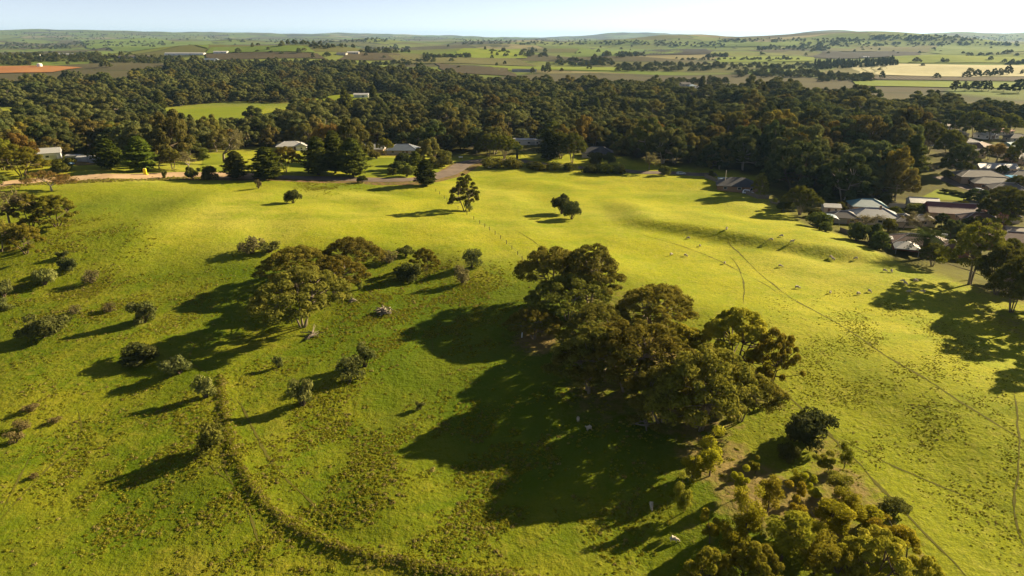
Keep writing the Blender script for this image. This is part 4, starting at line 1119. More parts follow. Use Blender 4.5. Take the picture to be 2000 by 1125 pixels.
scatter('far_forest', np.stack([FX, FY, FZ - .2], 1), rs.uniform(0, 6.28, nf), np.stack([hh * rs.uniform(1.05, 1.55, nf), hh * rs.uniform(1.05, 1.55, nf), hh * rs.uniform(.8, 1.15, nf)], 1),
        np.where(rs.uniform(0, 1, nf) < .05, rs.randint(10, 12, nf), fidx), far_protos, 'dense dark olive forest behind the nearest trees', 'forest')

# scattered woods and tree lines of the far farmland
FT = []
def wood_area(x0, x1, y0, y1, n, s0, s1, pine=False, tilt=0.0):
    for _ in range(n):
        u = rs.uniform(); px = x0 + (x1 - x0) * u; py = y0 + (y1 - y0) * rs.uniform() + tilt * (u - .5)
        x, y, t = P(px, py)
        if t > 24000: continue
        FT.append((x, y, rs.uniform(s0, s1), pine))
for a in [(-20, 200, 104, 122, 260, 0.7, 1.1), (180, 360, 112, 124, 150, 0.7, 1), (350, 640, 121, 127, 130, 0.6, 1), (0, 60, 124, 128, 30, 0.7, 1), (640, 820, 122, 128, 70, 0.6, 0.9), (715, 800, 92, 104, 90, 0.8, 1.2), (600, 700, 90, 95, 30, 0.7, 1.1),
          (828, 922, 108, 114, 70, 0.7, 1), (780, 850, 118, 122, 24, 0.6, 0.8), (960, 1080, 98, 112, 40, 0.9, 1.5), (1085, 1200, 116, 130, 70, 0.8, 1.3), (1200, 1400, 126, 140, 110, 0.8, 1.2), (1160, 1260, 106, 112, 40, 1, 1.6),
          (1400, 1600, 126, 136, 70, 0.8, 1.2), (1440, 1600, 140, 152, 70, 0.8, 1.2), (1380, 1420, 108, 114, 26, 1, 1.5), (1600, 1700, 146, 160, 60, 0.8, 1.1), (1330, 1560, 116, 118, 40, 0.8, 1.1),
          (0, 140, 86, 96, 132, 0.9, 1.6), (140, 330, 82, 92, 110, 0.9, 1.6), (60, 460, 68, 78, 154, 0.9, 1.6), (0, 300, 62, 70, 132, 0.9, 1.6), (440, 760, 76, 84, 110, 0.9, 1.6), (560, 640, 84, 88, 30, 0.9, 1.6),
          (700, 1150, 72, 80, 176, 0.9, 1.6), (900, 1300, 80, 88, 154, 0.9, 1.6), (1280, 1420, 84, 92, 66, 0.9, 1.6), (1400, 1700, 76, 84, 132, 0.9, 1.6), (1480, 1620, 92, 100, 74, 0.9, 1.6), (1700, 2010, 70, 80, 242, 0.9, 1.6),
          (1560, 1760, 84, 92, 74, 0.9, 1.6), (1780, 1990, 84, 90, 88, 0.9, 1.6), (1880, 2000, 104, 110, 16, 0.9, 1.3), (1960, 2010, 122, 126, 20, 0.8, 1.2), (1300, 1420, 158, 166, 40, 0.8, 1)]:
    wood_area(*a)
for _ in range(170):      # loose paddock trees
    px = rs.uniform(-20, 2020); py = 74 + 70 * rs.beta(1.1, 1.6)
    x, y, t = P(px, py)
    if t < 1150 or t > 12000: continue
    FT.append((x, y, rs.uniform(.7, 1.3) * (1 + t / 14000), False))
wood_area(1590, 1752, 119, 133, 330, .85, 1.05, True, -8)
FT = np.array([(a, b, c, float(d)) for a, b, c, d in FT])
nf = len(FT)
scatter('far_tree_belts', np.column_stack([FT[:, 0], FT[:, 1], ground_z(FT[:, 0], FT[:, 1]) - .3]), rs.uniform(0, 6.28, nf), np.stack([FT[:, 2] * rs.uniform(.45, 1.05, nf), FT[:, 2] * rs.uniform(.45, 1.05, nf), FT[:, 2] * rs.uniform(.4, .85, nf)], 1),
        np.where(FT[:, 3] > .5, rs.randint(10, 12, nf), rs.randint(0, 6, nf)), far_protos, 'distant tree lines, plantations and wooded slopes of the farmland', 'trees')
G6 = 'single trees of the far right paddocks'
for k, (px, py, w, h, lb) in enumerate([
    (1722, 155, 10, 15, 'lone tree left of the pale stubble field edge'), (1829, 153, 12, 10, 'lone round tree below the middle of the pale stubble'),
    (1888, 152, 16, 13, 'first tree from the left in the row on the stubble edge'), (1908, 151, 16, 15, 'second tree from the left in the row on the stubble edge'), (1926, 150, 12, 13, 'third tree from the left in the row on the stubble edge'),
    (1940, 149, 15, 15, 'fourth tree from the left in the row on the stubble edge'), (1952, 149, 12, 15, 'fifth tree from the left in the row on the stubble edge'), (1967, 147, 15, 20, 'tallest and last tree of the row on the stubble edge'),
    (1865, 178, 20, 20, 'leftmost tree of the lower row before the green strip'), (1884, 178, 16, 18, 'second tree of the lower row before the green strip'), (1902, 177, 18, 18, 'third tree of the lower row before the green strip'),
    (1918, 177, 16, 19, 'fourth tree of the lower row before the green strip'), (1930, 178, 14, 20, 'last tree of the lower row before the green strip'), (1959, 179, 20, 16, 'separate tree right of the lower row'),
    (1988, 182, 24, 26, 'big dark tree at the right edge above the forest'), (1995, 145, 8, 9, 'small tree on the stubble at the right edge'), (1790, 122, 16, 10, 'clump like tree on the bright green field'), (1965, 104, 10, 7, 'lone tree on the soft green hillside'),
    (1097, 140, 8, 7, 'small round tree behind the central forest, on the yellow green strip'), (1040, 144, 12, 12, 'dark tree beside the far barn'), (1060, 142, 9, 14, 'dark upright tree right of the far barn'), (1070, 142, 14, 14, 'dark broad tree right of the far barn'),
    (970, 129, 7, 7, 'lone round tree on the brown vineyard'), (986, 126, 7, 7, 'second lone tree right of the one on the vineyard')]):
    plant('wood', k, px, py, w, h, lb, G6, (.7, .75, .7))

# ------------------------------------------------------------------ tussocks
tus = [bpy.data.objects.new('tussock', tussock_mesh(s, m)) for s, m in ((1, L_TUSS), (2, L_TUSS), (3, L_TUSS), (4, L_DRYT))]
tx, ty, ts, ti = [], [], [], []
def tuss(x, y, sc, dry):
    tx.append(x); ty.append(y); ts.append(sc); ti.append(np.where(rs.uniform(0, 1, len(x)) < dry, 3, rs.randint(0, 3, len(x))))
N = 620000
x = rs.uniform(-190, 150, N); y = rs.uniform(52, 300, N)
z = ground_z(x, y); qx, qy, qd = proj(x, y, z); yc = np.interp(x, _fx, _fy)
slope = sstep(6, -20, y - yc)
def blob(cx, cy, rx, ry, s=1.0): return s * np.exp(-(((qx - cx) / rx) ** 2 + ((qy - cy) / ry) ** 2) ** 1.5)
den = slope * np.clip(blob(900, 960, 330, 150) + blob(640, 880, 120, 130, .8) + blob(330, 950, 260, 120, 1.1) + blob(330, 800, 100, 50, .8) + blob(860, 590, 150, 80, .9) + blob(830, 640, 130, 60, .6) + blob(250, 600, 260, 60, .5)
              + blob(100, 560, 160, 60, .7) + blob(700, 640, 80, 60, .5) + blob(560, 750, 100, 40, .35) + blob(540, 1060, 200, 60, .7) + blob(60, 760, 90, 60, .3) + .05, 0, 1.1)
den = np.maximum(den, blob(150, 470, 110, 40, .7)); den = np.maximum(den, blob(640, 362, 60, 14, .6))
rp = blob(1720, 690, 240, 100, .9) + blob(1900, 880, 180, 180, .7) + blob(1660, 800, 130, 110, .6)
den = np.maximum(den, np.where((qx > 1480) & (qd < 190), np.clip(rp, 0, .9), 0))
den *= np.clip(.40 + .8 * vnoise(x, y, 61, 17) + .5 * vnoise(x, y, 62, 5), .01, 1.5)
pick = rs.uniform(0, 1, N) < den
sc = (.26 + .62 * rs.uniform(0, 1, N) ** 2.2) * np.where(qx > 1480, .55, 1.0)
tuss(x[pick], y[pick], sc[pick], .14)
bp = resample(BERM, .25)
for _ in range(2):
    k = rs.randint(0, len(bp), 1100); k = k[vnoise(bp[k, 0], bp[k, 1], 90, 9) > -1.1]; k = np.resize(k, 1100); o = rs.normal(0, .5, (1100, 2)) * rs.choice([.6, 1.0, 1.6], (1100, 1)); tuss(bp[k, 0] + o[:, 0], bp[k, 1] + o[:, 1], rs.uniform(.3, .75, 1100), .3)
vg = resample([P(*q)[:2] for q in [(0, 369), (60, 360), (150, 355), (240, 352), (330, 349), (420, 348)]], .5)
k = rs.randint(0, len(vg), 900); o = rs.normal(0, 1.6, (900, 2)); tuss(vg[k, 0] + o[:, 0], vg[k, 1] + o[:, 1], rs.uniform(.8, 1.6, 900), .6)
tx, ty, ts, ti = map(np.concatenate, (tx, ty, ts, ti)); n = len(tx)
scatter('tussock_grass', np.stack([tx, ty, ground_z(tx, ty)], 1), rs.uniform(0, 6.28, n), np.stack([ts * rs.uniform(.8, 1.3, n), ts * rs.uniform(.8, 1.3, n), ts * rs.uniform(.6, 1.0, n)], 1), ti, tus,
        'rough grass tussocks scattered over the paddock slopes', 'grass')

# ------------------------------------------------------------------ air
hz = MB(); hz.box((0, 14000, 65), (60400, 32000, 280))
haze = hz.build('haze', None)
t = NT('hazy_air'); pv = t.n('VolumePrincipled')
pv.inputs['Color'].default_value = (0.36, 0.62, 1.0, 1); pv.inputs['Density'].default_value = 3.0e-5; pv.inputs['Anisotropy'].default_value = 0.2
t.t.links.new(pv.outputs[0], t.out.inputs['Volume']); haze.data.materials.append(t.m)
tag(haze, 'pale blue haze lying over the distant country', 'haze', None, 'stuff')
# ------------------------------------------------------------------ houses and sheds
def mcol(name, c, **k): return simple(name, c, **k)
W_CREAM = mcol('cream_wall', (.55, .47, .36), bump=.3); W_WHITE = mcol('white_wall', (.72, .70, .66)); W_BROWN = mcol('brown_brick', (.28, .17, .10), scale=3, bump=.4); W_TAN = mcol('tan_brick', (.40, .28, .18), scale=3, bump=.4)
W_GREY = mcol('grey_wall', (.32, .33, .34)); W_RED = mcol('red_brick', (.27, .11, .07), scale=3, bump=.4)
R_BLUE = ribbed('blue_grey_roof', (.12, .15, .19)); R_GREY = ribbed('grey_tile_roof', (.125, .115, .105), .8, .35); R_MAROON = ribbed('maroon_roof', (.15, .045, .045), .6); R_BROWN = ribbed('brown_tile_roof', (.16, .095, .07), .8, .35)
R_WHITE = ribbed('white_metal_roof', (.40, .40, .385), .45); R_TEAL = ribbed('teal_roof', (.10, .22, .25), .5); R_DARK = ribbed('charcoal_roof', (.05, .053, .062), .7, .3); R_TAN = ribbed('tan_roof', (.21, .17, .13), .7, .3); R_SKY = ribbed('pale_blue_roof', (.20, .27, .33), .5)
R_TERRA_LITMAROON = ribbed('terracotta_and_lit_maroon_roof', (.36, .16, .10), .8, .35)
TRIM = mcol('trim', (.62, .60, .56)); GLASS = simple('window_glass', (.03, .04, .05), .08, .1, 1, .6); DOORM = mcol('door_paint', (.18, .10, .06)); STEEL = mcol('galvanised_steel', (.42, .43, .44), rough=.4, metal=.6)
RUBBER = mcol('rubber', (.02, .02, .02)); CHROME = simple('light_lens', (.8, .8, .75), .15)

def roof_mesh(w, d, z, rise, ov, hip, th=.18):
    """roof over a w x d block, ridge along x; hip ends or gables; real thickness at the eaves"""
    a, b = w / 2 + ov, d / 2 + ov; r = a - b if hip else a
    r = max(r, .05)
    z0 = z - ov * rise / (d / 2)
    vs = [(-a, -b, z0), (a, -b, z0), (a, b, z0), (-a, b, z0), (-a, -b, z0 + th), (a, -b, z0 + th), (a, b, z0 + th), (-a, b, z0 + th), (-r, 0, z + rise + th), (r, 0, z + rise + th)]
    fs = [(0, 3, 2, 1), (0, 1, 5, 4), (1, 2, 6, 5), (2, 3, 7, 6), (3, 0, 4, 7), (4, 5, 9, 8), (6, 7, 8, 9), (5, 6, 9), (7, 4, 8)]
    return vs, fs, r, z0 + th

def block(e, w, d, wh, rise, hip, wall, roof, off=(0, 0), rz=0.0, ov=.5, wins=(), doors=(), cap=True, z=0.0):
    """one wing of a building: wall, roof with ridge cap, windows with panes, doors"""
    M = Matrix.Translation((off[0], off[1], z)) @ Matrix.Rotation(rz, 4, 'Z')
    def put(mb, name, mat, par):
        mb.v = [tuple(M @ Vector(v)) for v in mb.v]; return mb.build(name, mat, par)
    m = MB(); a, b = w / 2, d / 2
    if hip: m.box((0, 0, wh / 2 - .5), (w, d, wh + 1.0))
    else:
        vs = [(x, y, q) for x in (-a, a) for y, q in ((-b, -1), (b, -1), (b, wh), (0, wh + rise), (-b, wh))]
        m.add(vs, [(0, 1, 2, 3, 4), (9, 8, 7, 6, 5), (0, 4, 9, 5), (1, 6, 7, 2), (4, 3, 8, 9), (3, 2, 7, 8)])
    put(m, 'wall', wall, e)
    vs, fs, r, ze = roof_mesh(w, d, wh + .02, rise, ov, hip)
    ro = put(MB().add(vs, fs), 'roof', roof, e)
    if cap:
        m = MB(); top = vs[8][2]
        m.tube([(-r, 0, top), (r, 0, top)], .11, 5)
        if hip:
            for sx in (-1, 1):
                for sy in (-1, 1): m.tube([(sx * r, 0, top), (sx * (a + ov), sy * (b + ov), ze)], .09, 5)
        put(m, 'ridge_cap', TRIM if roof in (R_BLUE, R_GREY, R_BROWN, R_MAROON) else roof, ro)
    for (side, u, ww, hh) in wins:
        m, g = MB(), MB(); zc = 1.55
        for q, t_, s_ in ((m, .10, 1.0), (g, .16, .82)):
            if side in 'fb': q.box((u * a, (-b if side == 'f' else b), zc), (ww * s_, t_, hh * s_))
            else: q.box(((-a if side == 'l' else a), u * b, zc), (t_, ww * s_, hh * s_))
        wo = put(m, 'window', TRIM, e); put(g, 'pane', GLASS, wo)
    for (side, u, ww) in doors:
        m = MB()
        if side in 'fb': m.box((u * a, (-b if side == 'f' else b), 1.05), (ww, .12, 2.1))
        else: m.box(((-a if side == 'l' else a), u * b, 1.05), (.12, ww, 2.1))
        dd = put(m, 'door', DOORM if ww < 2 else STEEL, e)
        h = MB()
        if side in 'fb': h.box((u * a + ww * .35, (-b - .08 if side == 'f' else b + .08), 1.05), (.12, .08, .08))
        else: h.box(((-a - .08 if side == 'l' else a + .08), u * b + ww * .35, 1.05), (.08, .12, .08))
        put(h, 'handle', STEEL, dd)

def house(px, py, rz, label, cat='house', name='house', dz=0.0):
    x, y, t = P(px, py)
    return tag(empty(name, (x, y, float(ground_z(x, y)) + dz), rz), label, cat, None)
ST = (('f', -.6, 1.6, 1.2), ('f', .1, 1.8, 1.2), ('f', .7, 1.2, 1.2), ('l', 0, 1.6, 1.2), ('r', .2, 1.6, 1.2), ('b', .4, 1.6, 1.2))

# houses beside the paddock on the right
e = house(1700, 437, -.22, 'grey house with two hipped wings, main roof coloured blue for shade, beside the paddock')
block(e, 17, 11, 2.7, 2.6, True, W_CREAM, R_BLUE, (2, 4), 0, .6, ST, (('f', .4, 1.0),))  # grey roof; its blue colour paints the shade on the near slope
block(e, 10, 7, 2.6, 1.7, True, W_TAN, R_GREY, (-10, .5), 0, .6, (('f', .5, 1.6, 1.2), ('l', 0, 1.4, 1.1)), (('f', -.3, 4.6),))
block(e, 8.5, 7.5, 2.6, 1.9, True, W_CREAM, R_GREY, (11.5, 0), 1.57, .6, (('l', 0, 1.8, 1.3), ('f', 0, 1.4, 1.2)))
block(e, 8, 6, 2.5, 1.4, True, W_CREAM, R_GREY, (18.5, 2.5), 0, .5, (('f', 0, 2.0, 1.2),))
m = MB(); m.box((3, 1.5, 6.2), (.7, .7, 1.6)); m.build('chimney', W_BROWN, e)
e = house(1617, 438, -.22, 'curved pale blue carport at the left end of the houses', 'carport', 'carport')
m = MB(); n = 9; vs = []; fs = []
for i in range(n + 1):
    a = math.pi * i / n
    for yy in (-3.2, 3.2):
        vs.append((-3.4 * math.cos(a), yy, 2.3 + 1.1 * math.sin(a)))
for i in range(n + 1):
    for yy in (-3.2, 3.2):
        a = math.pi * i / n; vs.append((-3.3 * math.cos(a), yy, 2.18 + 1.1 * math.sin(a)))
k = 2 * (n + 1)
for i in range(n):
    fs += [(2 * i, 2 * i + 1, 2 * i + 3, 2 * i + 2), (k + 2 * i, k + 2 * i + 2, k + 2 * i + 3, k + 2 * i + 1), (2 * i, 2 * i + 2, k + 2 * i + 2, k + 2 * i), (2 * i + 1, k + 2 * i + 1, k + 2 * i + 3, 2 * i + 3)]
m.add(vs, fs); m.build('roof', R_SKY, e, True)
for sx in (-1, 1):
    for sy in (-1, 1): MB().box((sx * 3.25, sy * 3.0, 1.0), (.12, .12, 2.6)).build('post', STEEL, e)
e = house(1622, 414, -.2, 'small cream shed behind the curved carport', 'shed', 'shed'); block(e, 6.5, 5, 2.4, 1.0, False, W_CREAM, R_WHITE, ov=.25, wins=(('f', .4, 1, .8),), doors=(('f', -.4, 1),), cap=False)
e = house(1692, 411, -.2, 'teal roofed house behind the two winged one'); block(e, 13, 9, 2.7, 2.2, True, W_TAN, R_TEAL, (0, 0), 0, .6, ST, (('f', .4, 1.0),))
e = house(1862, 428, -.3, 'maroon roofed house with projecting front wing')
block(e, 18, 11, 2.7, 2.9, False, W_TAN, R_MAROON, (0, 4), 0, .6, ST, (('f', .35, 1.0),))
block(e, 8, 7, 2.6, 1.9, True, W_TAN, R_TERRA_LITMAROON, (9.5, -1.5), 1.57, .5, (('l', 0, 1.8, 1.3),))  # maroon roof; the paler colour paints sunlight on this front wing
block(e, 5, 8, 2.5, 1.2, True, W_TAN, R_TERRA_LITMAROON, (15, 4), 1.57, .5, (('l', 0, 1.4, 1.2),))  # same painted sunlit tone on the end wing
e = house(1800, 406, -.25, 'white roofed garage behind the maroon house', 'garage', 'garage'); block(e, 11, 7, 2.8, 1.5, False, W_GREY, R_WHITE, ov=.3, wins=(('f', .5, 1.2, .8),), doors=(('f', -.3, 4.4),))
e = house(1916, 414, -.35, 'tan roofed outbuilding right of the maroon house', 'outbuilding', 'outbuilding'); block(e, 12, 5, 2.4, 1.0, False, W_GREY, R_TAN, ov=.3, wins=(('f', 0, 1.4, .9),), doors=(('f', .5, 1),))
e = house(1798, 492, -.38, 'brown tiled house with hipped roofs next to the date palm')
block(e, 17, 10, 2.6, 2.3, True, W_RED, R_BROWN, (0, 4), 0, .6, ST, (('f', .3, 1.0),))
block(e, 9, 8, 2.6, 2.0, True, W_RED, R_BROWN, (9, 1), 1.57, .6, (('l', 0, 1.8, 1.2),))
m = MB(); m.box((6.5, 4.0, 5.6), (1.9, .5, .5)); m.build('solar_tank', STEEL, e)
e = house(1768, 494, -.38, 'white pyramid roofed gazebo in front of the brown tiled house', 'gazebo', 'gazebo')
vs, fs, r, ze = roof_mesh(7.2, 7.0, 2.3, 1.7, .3, True); MB().add(vs, fs).build('roof', R_WHITE, e)
for sx in (-1, 1):
    for sy in (-1, 1): MB().box((sx * 3.3, sy * 3.2, 1.0), (.14, .14, 2.7)).build('post', STEEL, e)
e = house(1738, 478, -.38, 'pale flat roofed pergola left of the gazebo', 'pergola', 'pergola')
MB().box((0, 0, 2.5), (7, 4.5, .12)).build('roof', R_WHITE, e)
for sx in (-1, 1):
    for sy in (-1, 1): MB().box((sx * 3.2, sy * 2.0, 1.0), (.12, .12, 2.9)).build('post', STEEL, e)
e = house(1985, 484, -.3, 'dark tiled house cut by the right edge'); block(e, 15, 10, 2.6, 2.2, True, W_RED, R_BROWN, (0, 3), 0, .6, ST)
e = house(1990, 462, -.3, 'tan roofed shed behind the dark tiled house', 'shed', 'shed'); block(e, 10, 5, 2.4, .9, False, W_CREAM, R_TAN, ov=.2, wins=(('f', 0, 1, .8),), doors=(('f', .5, 1),))
# dark roofed house behind the paling fence
e = house(1442, 372, .0, 'dark roofed house behind the paling fence at the paddock corner'); block(e, 18, 12, 2.6, 2.9, True, W_BROWN, R_DARK, (0, 3), -.25, .6, ST, (('f', .3, 1.0),), False)
MB().tube([(-6, 2, 4), (-6, 2, 9.2)], .12, 6).build('flue', W_CREAM, e)
e = house(1413, 357, -.2, 'pale blue flat shed roof behind the paling fence, left one', 'shed', 'shed'); block(e, 5.5, 3.5, 2.1, .35, False, W_GREY, R_SKY, ov=.15, doors=(('f', 0, 1),), cap=False)
# town houses
for (px, py, w, d, rz, hip, wl, rf, lb) in [
    (1812, 252, 15, 10, .1, True, W_CREAM, R_TAN, 'cream house at the top left of the town'), (1840, 252, 13, 10, .1, True, W_WHITE, R_TAN, 'tan pyramid roofed house at the top of the town'), (1818, 268, 16, 9, .1, False, W_WHITE, R_WHITE, 'long pale roofed house below the two at the top of town'),
    (1846, 282, 12, 8, .0, True, W_CREAM, R_TAN, 'small tan roofed house in the middle of town'), (1820, 284, 9, 7, .2, False, W_WHITE, R_WHITE, 'small white roofed shed against the tall gums'), (1880, 284, 16, 11, .1, True, W_GREY, R_DARK, 'dark roofed house in the middle of town'),
    (1912, 294, 15, 10, .7, True, W_BROWN, R_BROWN, 'brown hipped house left of the orange autumn tree'), (1895, 306, 12, 9, -.2, False, W_CREAM, R_GREY, 'grey gabled house behind the tall gums edge'), (1985, 292, 16, 11, .2, False, W_WHITE, R_TEAL, 'bright teal roofed house at the right edge of town'),
    (1966, 304, 13, 9, .1, True, W_CREAM, R_TAN, 'tan hipped house under the teal roof'), (1942, 336, 18, 8, -.15, False, W_CREAM, R_WHITE, 'long white roofed shed house above the street'), (1910, 352, 22, 12, -.1, True, W_TAN, R_GREY, 'large grey low roofed house with roof vents'),
    (1938, 366, 20, 11, -.25, True, W_BROWN, R_DARK, 'dark low roofed house beside the town street'), (1992, 352, 12, 9, -.2, True, W_TAN, R_GREY, 'grey roofed house at the right edge above the street'), (1955, 262, 13, 9, .3, True, W_CREAM, R_TERRA_LITMAROON, 'terracotta roofed house half hidden in the town trees'), (1865, 268, 13, 9, .2, True, W_WHITE, R_GREY, 'grey roofed house half hidden in the town trees'),
    (1985, 276, 13, 9, -.1, True, W_CREAM, R_GREY, 'grey roofed house behind the teal roof'), (1925, 270, 12, 9, .2, False, W_WHITE, R_WHITE, 'white gabled house behind the mid town trees'), (1868, 316, 12, 8, .4, False, W_CREAM, R_TAN, 'tan gabled shed house left of the long white one'), (1995, 316, 13, 10, .1, True, W_TAN, R_DARK, 'dark roofed house right of the autumn tree'),
    (1965, 378, 15, 10, -.3, True, W_TAN, R_GREY, 'grey hipped house at the end of the street'), (1995, 402, 15, 10, -.3, True, W_RED, R_BROWN, 'brown hipped house at the right edge above the tan outbuilding'), (1910, 440, 13, 9, -.3, True, W_TAN, R_BROWN, 'brown roofed house between the maroon and dark tiled ones'), (1950, 430, 12, 8, -.3, True, W_CREAM, R_GREY, 'grey roofed house beside the black green tree')]:
    e = house(px, py, rz, lb); block(e, w, d, 2.7, 2.2 if hip else 1.8, hip, wl, rf, wins=ST[:5], doors=(('f', .35, 1.0),))
e = house(1968, 356, -.2, 'bright blue shade sail roof beside the town street', 'carport', 'carport'); MB().add([(-5, -2.5, 2.6), (5, -2.5, 2.6), (5, 2.5, 3.0), (-5, 2.5, 3.0), (-5, -2.5, 2.72), (5, -2.5, 2.72), (5, 2.5, 3.12), (-5, 2.5, 3.12)], [(0, 3, 2, 1), (4, 5, 6, 7), (0, 1, 5, 4), (1, 2, 6, 5), (2, 3, 7, 6), (3, 0, 4, 7)]).build('roof', simple('blue_sheet', (.12, .38, .62), .4), e)
for sx in (-1, 1):
    for sy in (-1, 1): MB().box((sx * 4.7, sy * 2.2, 1.2), (.12, .12, 2.9)).build('post', STEEL, e)
# houses among the trees at the back of the paddock
e = house(568, 292, .25, 'white metal roofed cottage in the trees left of the cedars'); block(e, 15, 9, 2.8, 2.0, True, W_CREAM, R_WHITE, (0, 0), 0, .8, ST, (('f', .35, 1),)); block(e, 6, 6, 2.6, 1.6, False, W_WHITE, R_WHITE, (6.5, -4), 1.57, .3, (('l', 0, 1.2, 1),))
e = house(765, 300, .0, 'brown walled farmhouse with blue grey veranda roof behind the lawn')
block(e, 11, 9, 3.2, 2.2, False, W_TAN, R_WHITE, (-9.5, 0), 0, .4, (('f', .2, 1.2, 1), ('r', 0, 1.2, 1)), (('f', -.3, 1),)); block(e, 17, 10, 2.8, 2.4, True, W_CREAM, R_BLUE, (6.5, 1), 0, 1.0, ST, (('f', .35, 1),)); MB().box((-3, 1.5, 5.4), (.8, .8, 1.8)).build('chimney', W_RED, e)
e = house(957, 258, .2, 'small white roofed house deep in the forest'); block(e, 12, 9, 2.7, 2.0, True, W_WHITE, R_SKY, (0, 0), 0, .5, ST[:4], (('f', .35, 1),))
e = house(1030, 282, .0, 'flat white roofed shed among the garden trees', 'shed', 'shed'); block(e, 18, 7, 3.2, .6, False, W_WHITE, R_WHITE, ov=.3, wins=ST[:3], doors=(('f', .35, 3),), cap=False)
e = house(1166, 306, -.12, 'dark blue roofed house behind the black green hedge'); block(e, 17, 11, 2.8, 3.0, True, W_CREAM, R_DARK, (0, 0), 0, .6, ST, (('f', .35, 1),))
e = house(1078, 308, .1, 'small cream garden shed under the dark cypress', 'shed', 'shed'); block(e, 7, 5, 2.8, 1.0, False, W_CREAM, R_WHITE, ov=.2, wins=ST[:2], doors=(('f', .4, 1),), cap=False)
e = house(92, 310, .5, 'pale roofed barn left of the farmyard', 'barn', 'barn'); block(e, 13, 8, 3.2, 2.0, False, W_WHITE, R_WHITE, ov=.3, wins=ST[:2], doors=(('f', .5, 3),))
for k, (px, py, lb) in enumerate([(147, 312, 'lean to shed with pale roof in the farmyard, left of three'), (169, 315, 'lean to shed with pale roof in the farmyard, middle of three'), (193, 318, 'lean to shed with pale roof in the farmyard, right of three')]):
    e = house(px, py, .1, lb, 'shed', 'shed'); e['group'] = 'farmyard sheds'; block(e, 7, 4, 2.2, .4, False, W_GREY, R_WHITE, ov=.2, doors=(('f', 0, 2.4),), cap=False)
for k, (px, py, w, d, rz, rf, lb) in enumerate([(1350, 172, 11, 8, .3, R_SKY, 'pale blue roof of a house in the far clearing, leftmost'), (1366, 176, 11, 8, -.2, R_WHITE, 'white roofed house in the far clearing, second from left'), (1384, 182, 11, 8, .1, R_SKY, 'blue white roofed house in the far clearing, third from left'),
                                   (1338, 168, 13, 9, .1, R_GREY, 'grey roofed house at the back of the far clearing'), (1395, 192, 12, 9, .4, R_TAN, 'tan roofed house nearest in the far clearing'), (1640, 186, 12, 8, .1, R_WHITE, 'small pale shed in the forest gap right of centre'), (272, 208, 13, 9, .2, R_WHITE, 'white roofed house beside the forest meadow'), (255, 204, 10, 8, .1, R_SKY, 'pale roofed house left of the one beside the forest meadow')]):
    e = house(px, py, rz, lb); block(e, w, d, 2.8, 2.0, k % 2 == 0, W_CREAM, rf, wins=ST[:3], doors=(('f', .35, 1),), cap=False)
for (px, py, w, d, rz, rf, wl, lb) in [(362, 107, 90, 12, -.03, R_WHITE, W_WHITE, 'long white farm shed, upper one on the left plain'), (268, 113, 80, 12, -.08, R_TAN, W_WHITE, 'long tan roofed farm shed, lower one on the left plain'), (403, 120, 46, 20, -.12, R_BLUE, W_GREY, 'big blue grey barn right of the long farm sheds'),
                                   (132, 109, 40, 14, .0, R_WHITE, W_WHITE, 'white shed in the trees far left'), (72, 108, 30, 14, .0, R_WHITE, W_WHITE, 'white shed nearest the left edge in the far trees'), (690, 105, 26, 14, .1, R_WHITE, W_CREAM, 'hilltop farmhouse with pale roof, right one'), (668, 107, 22, 14, -.1, R_GREY, W_CREAM, 'hilltop farmhouse with grey roof, left one'),
                                   (1024, 140, 44, 12, .0, R_DARK, W_GREY, 'low dark barn on the yellow green strip'), (1690, 113, 22, 12, .1, R_WHITE, W_WHITE, 'white shed under the dark ploughed strip'), (706, 190, 16, 9, .1, R_WHITE, W_WHITE, 'white shed in the narrow green clearing'), (432, 104, 30, 12, 0, R_WHITE, W_WHITE, 'pale farmhouse on the green hill field')]:
    e = house(px, py, rz, lb, 'shed', 'farm_shed'); block(e, w, d, 3.2, d * .14, False, wl, rf, ov=.5, wins=(('f', .3, 3, 1.5),), doors=(('f', -.5, 5), ('r', 0, 6)), cap=False)
x, y, t_ = P(78, 131); e = tag(empty('water_tank', (x, y, float(ground_z(x, y)))), 'white round water tank on the orange red earth', 'tank'); MB().tube([(0, 0, -.5), (0, 0, 5.5)], 4.2, 18).build('drum', W_WHITE, e); MB().tube([(0, 0, 5.4), (0, 0, 6.6)], [4.3, .3], 18).build('lid', W_WHITE, e)

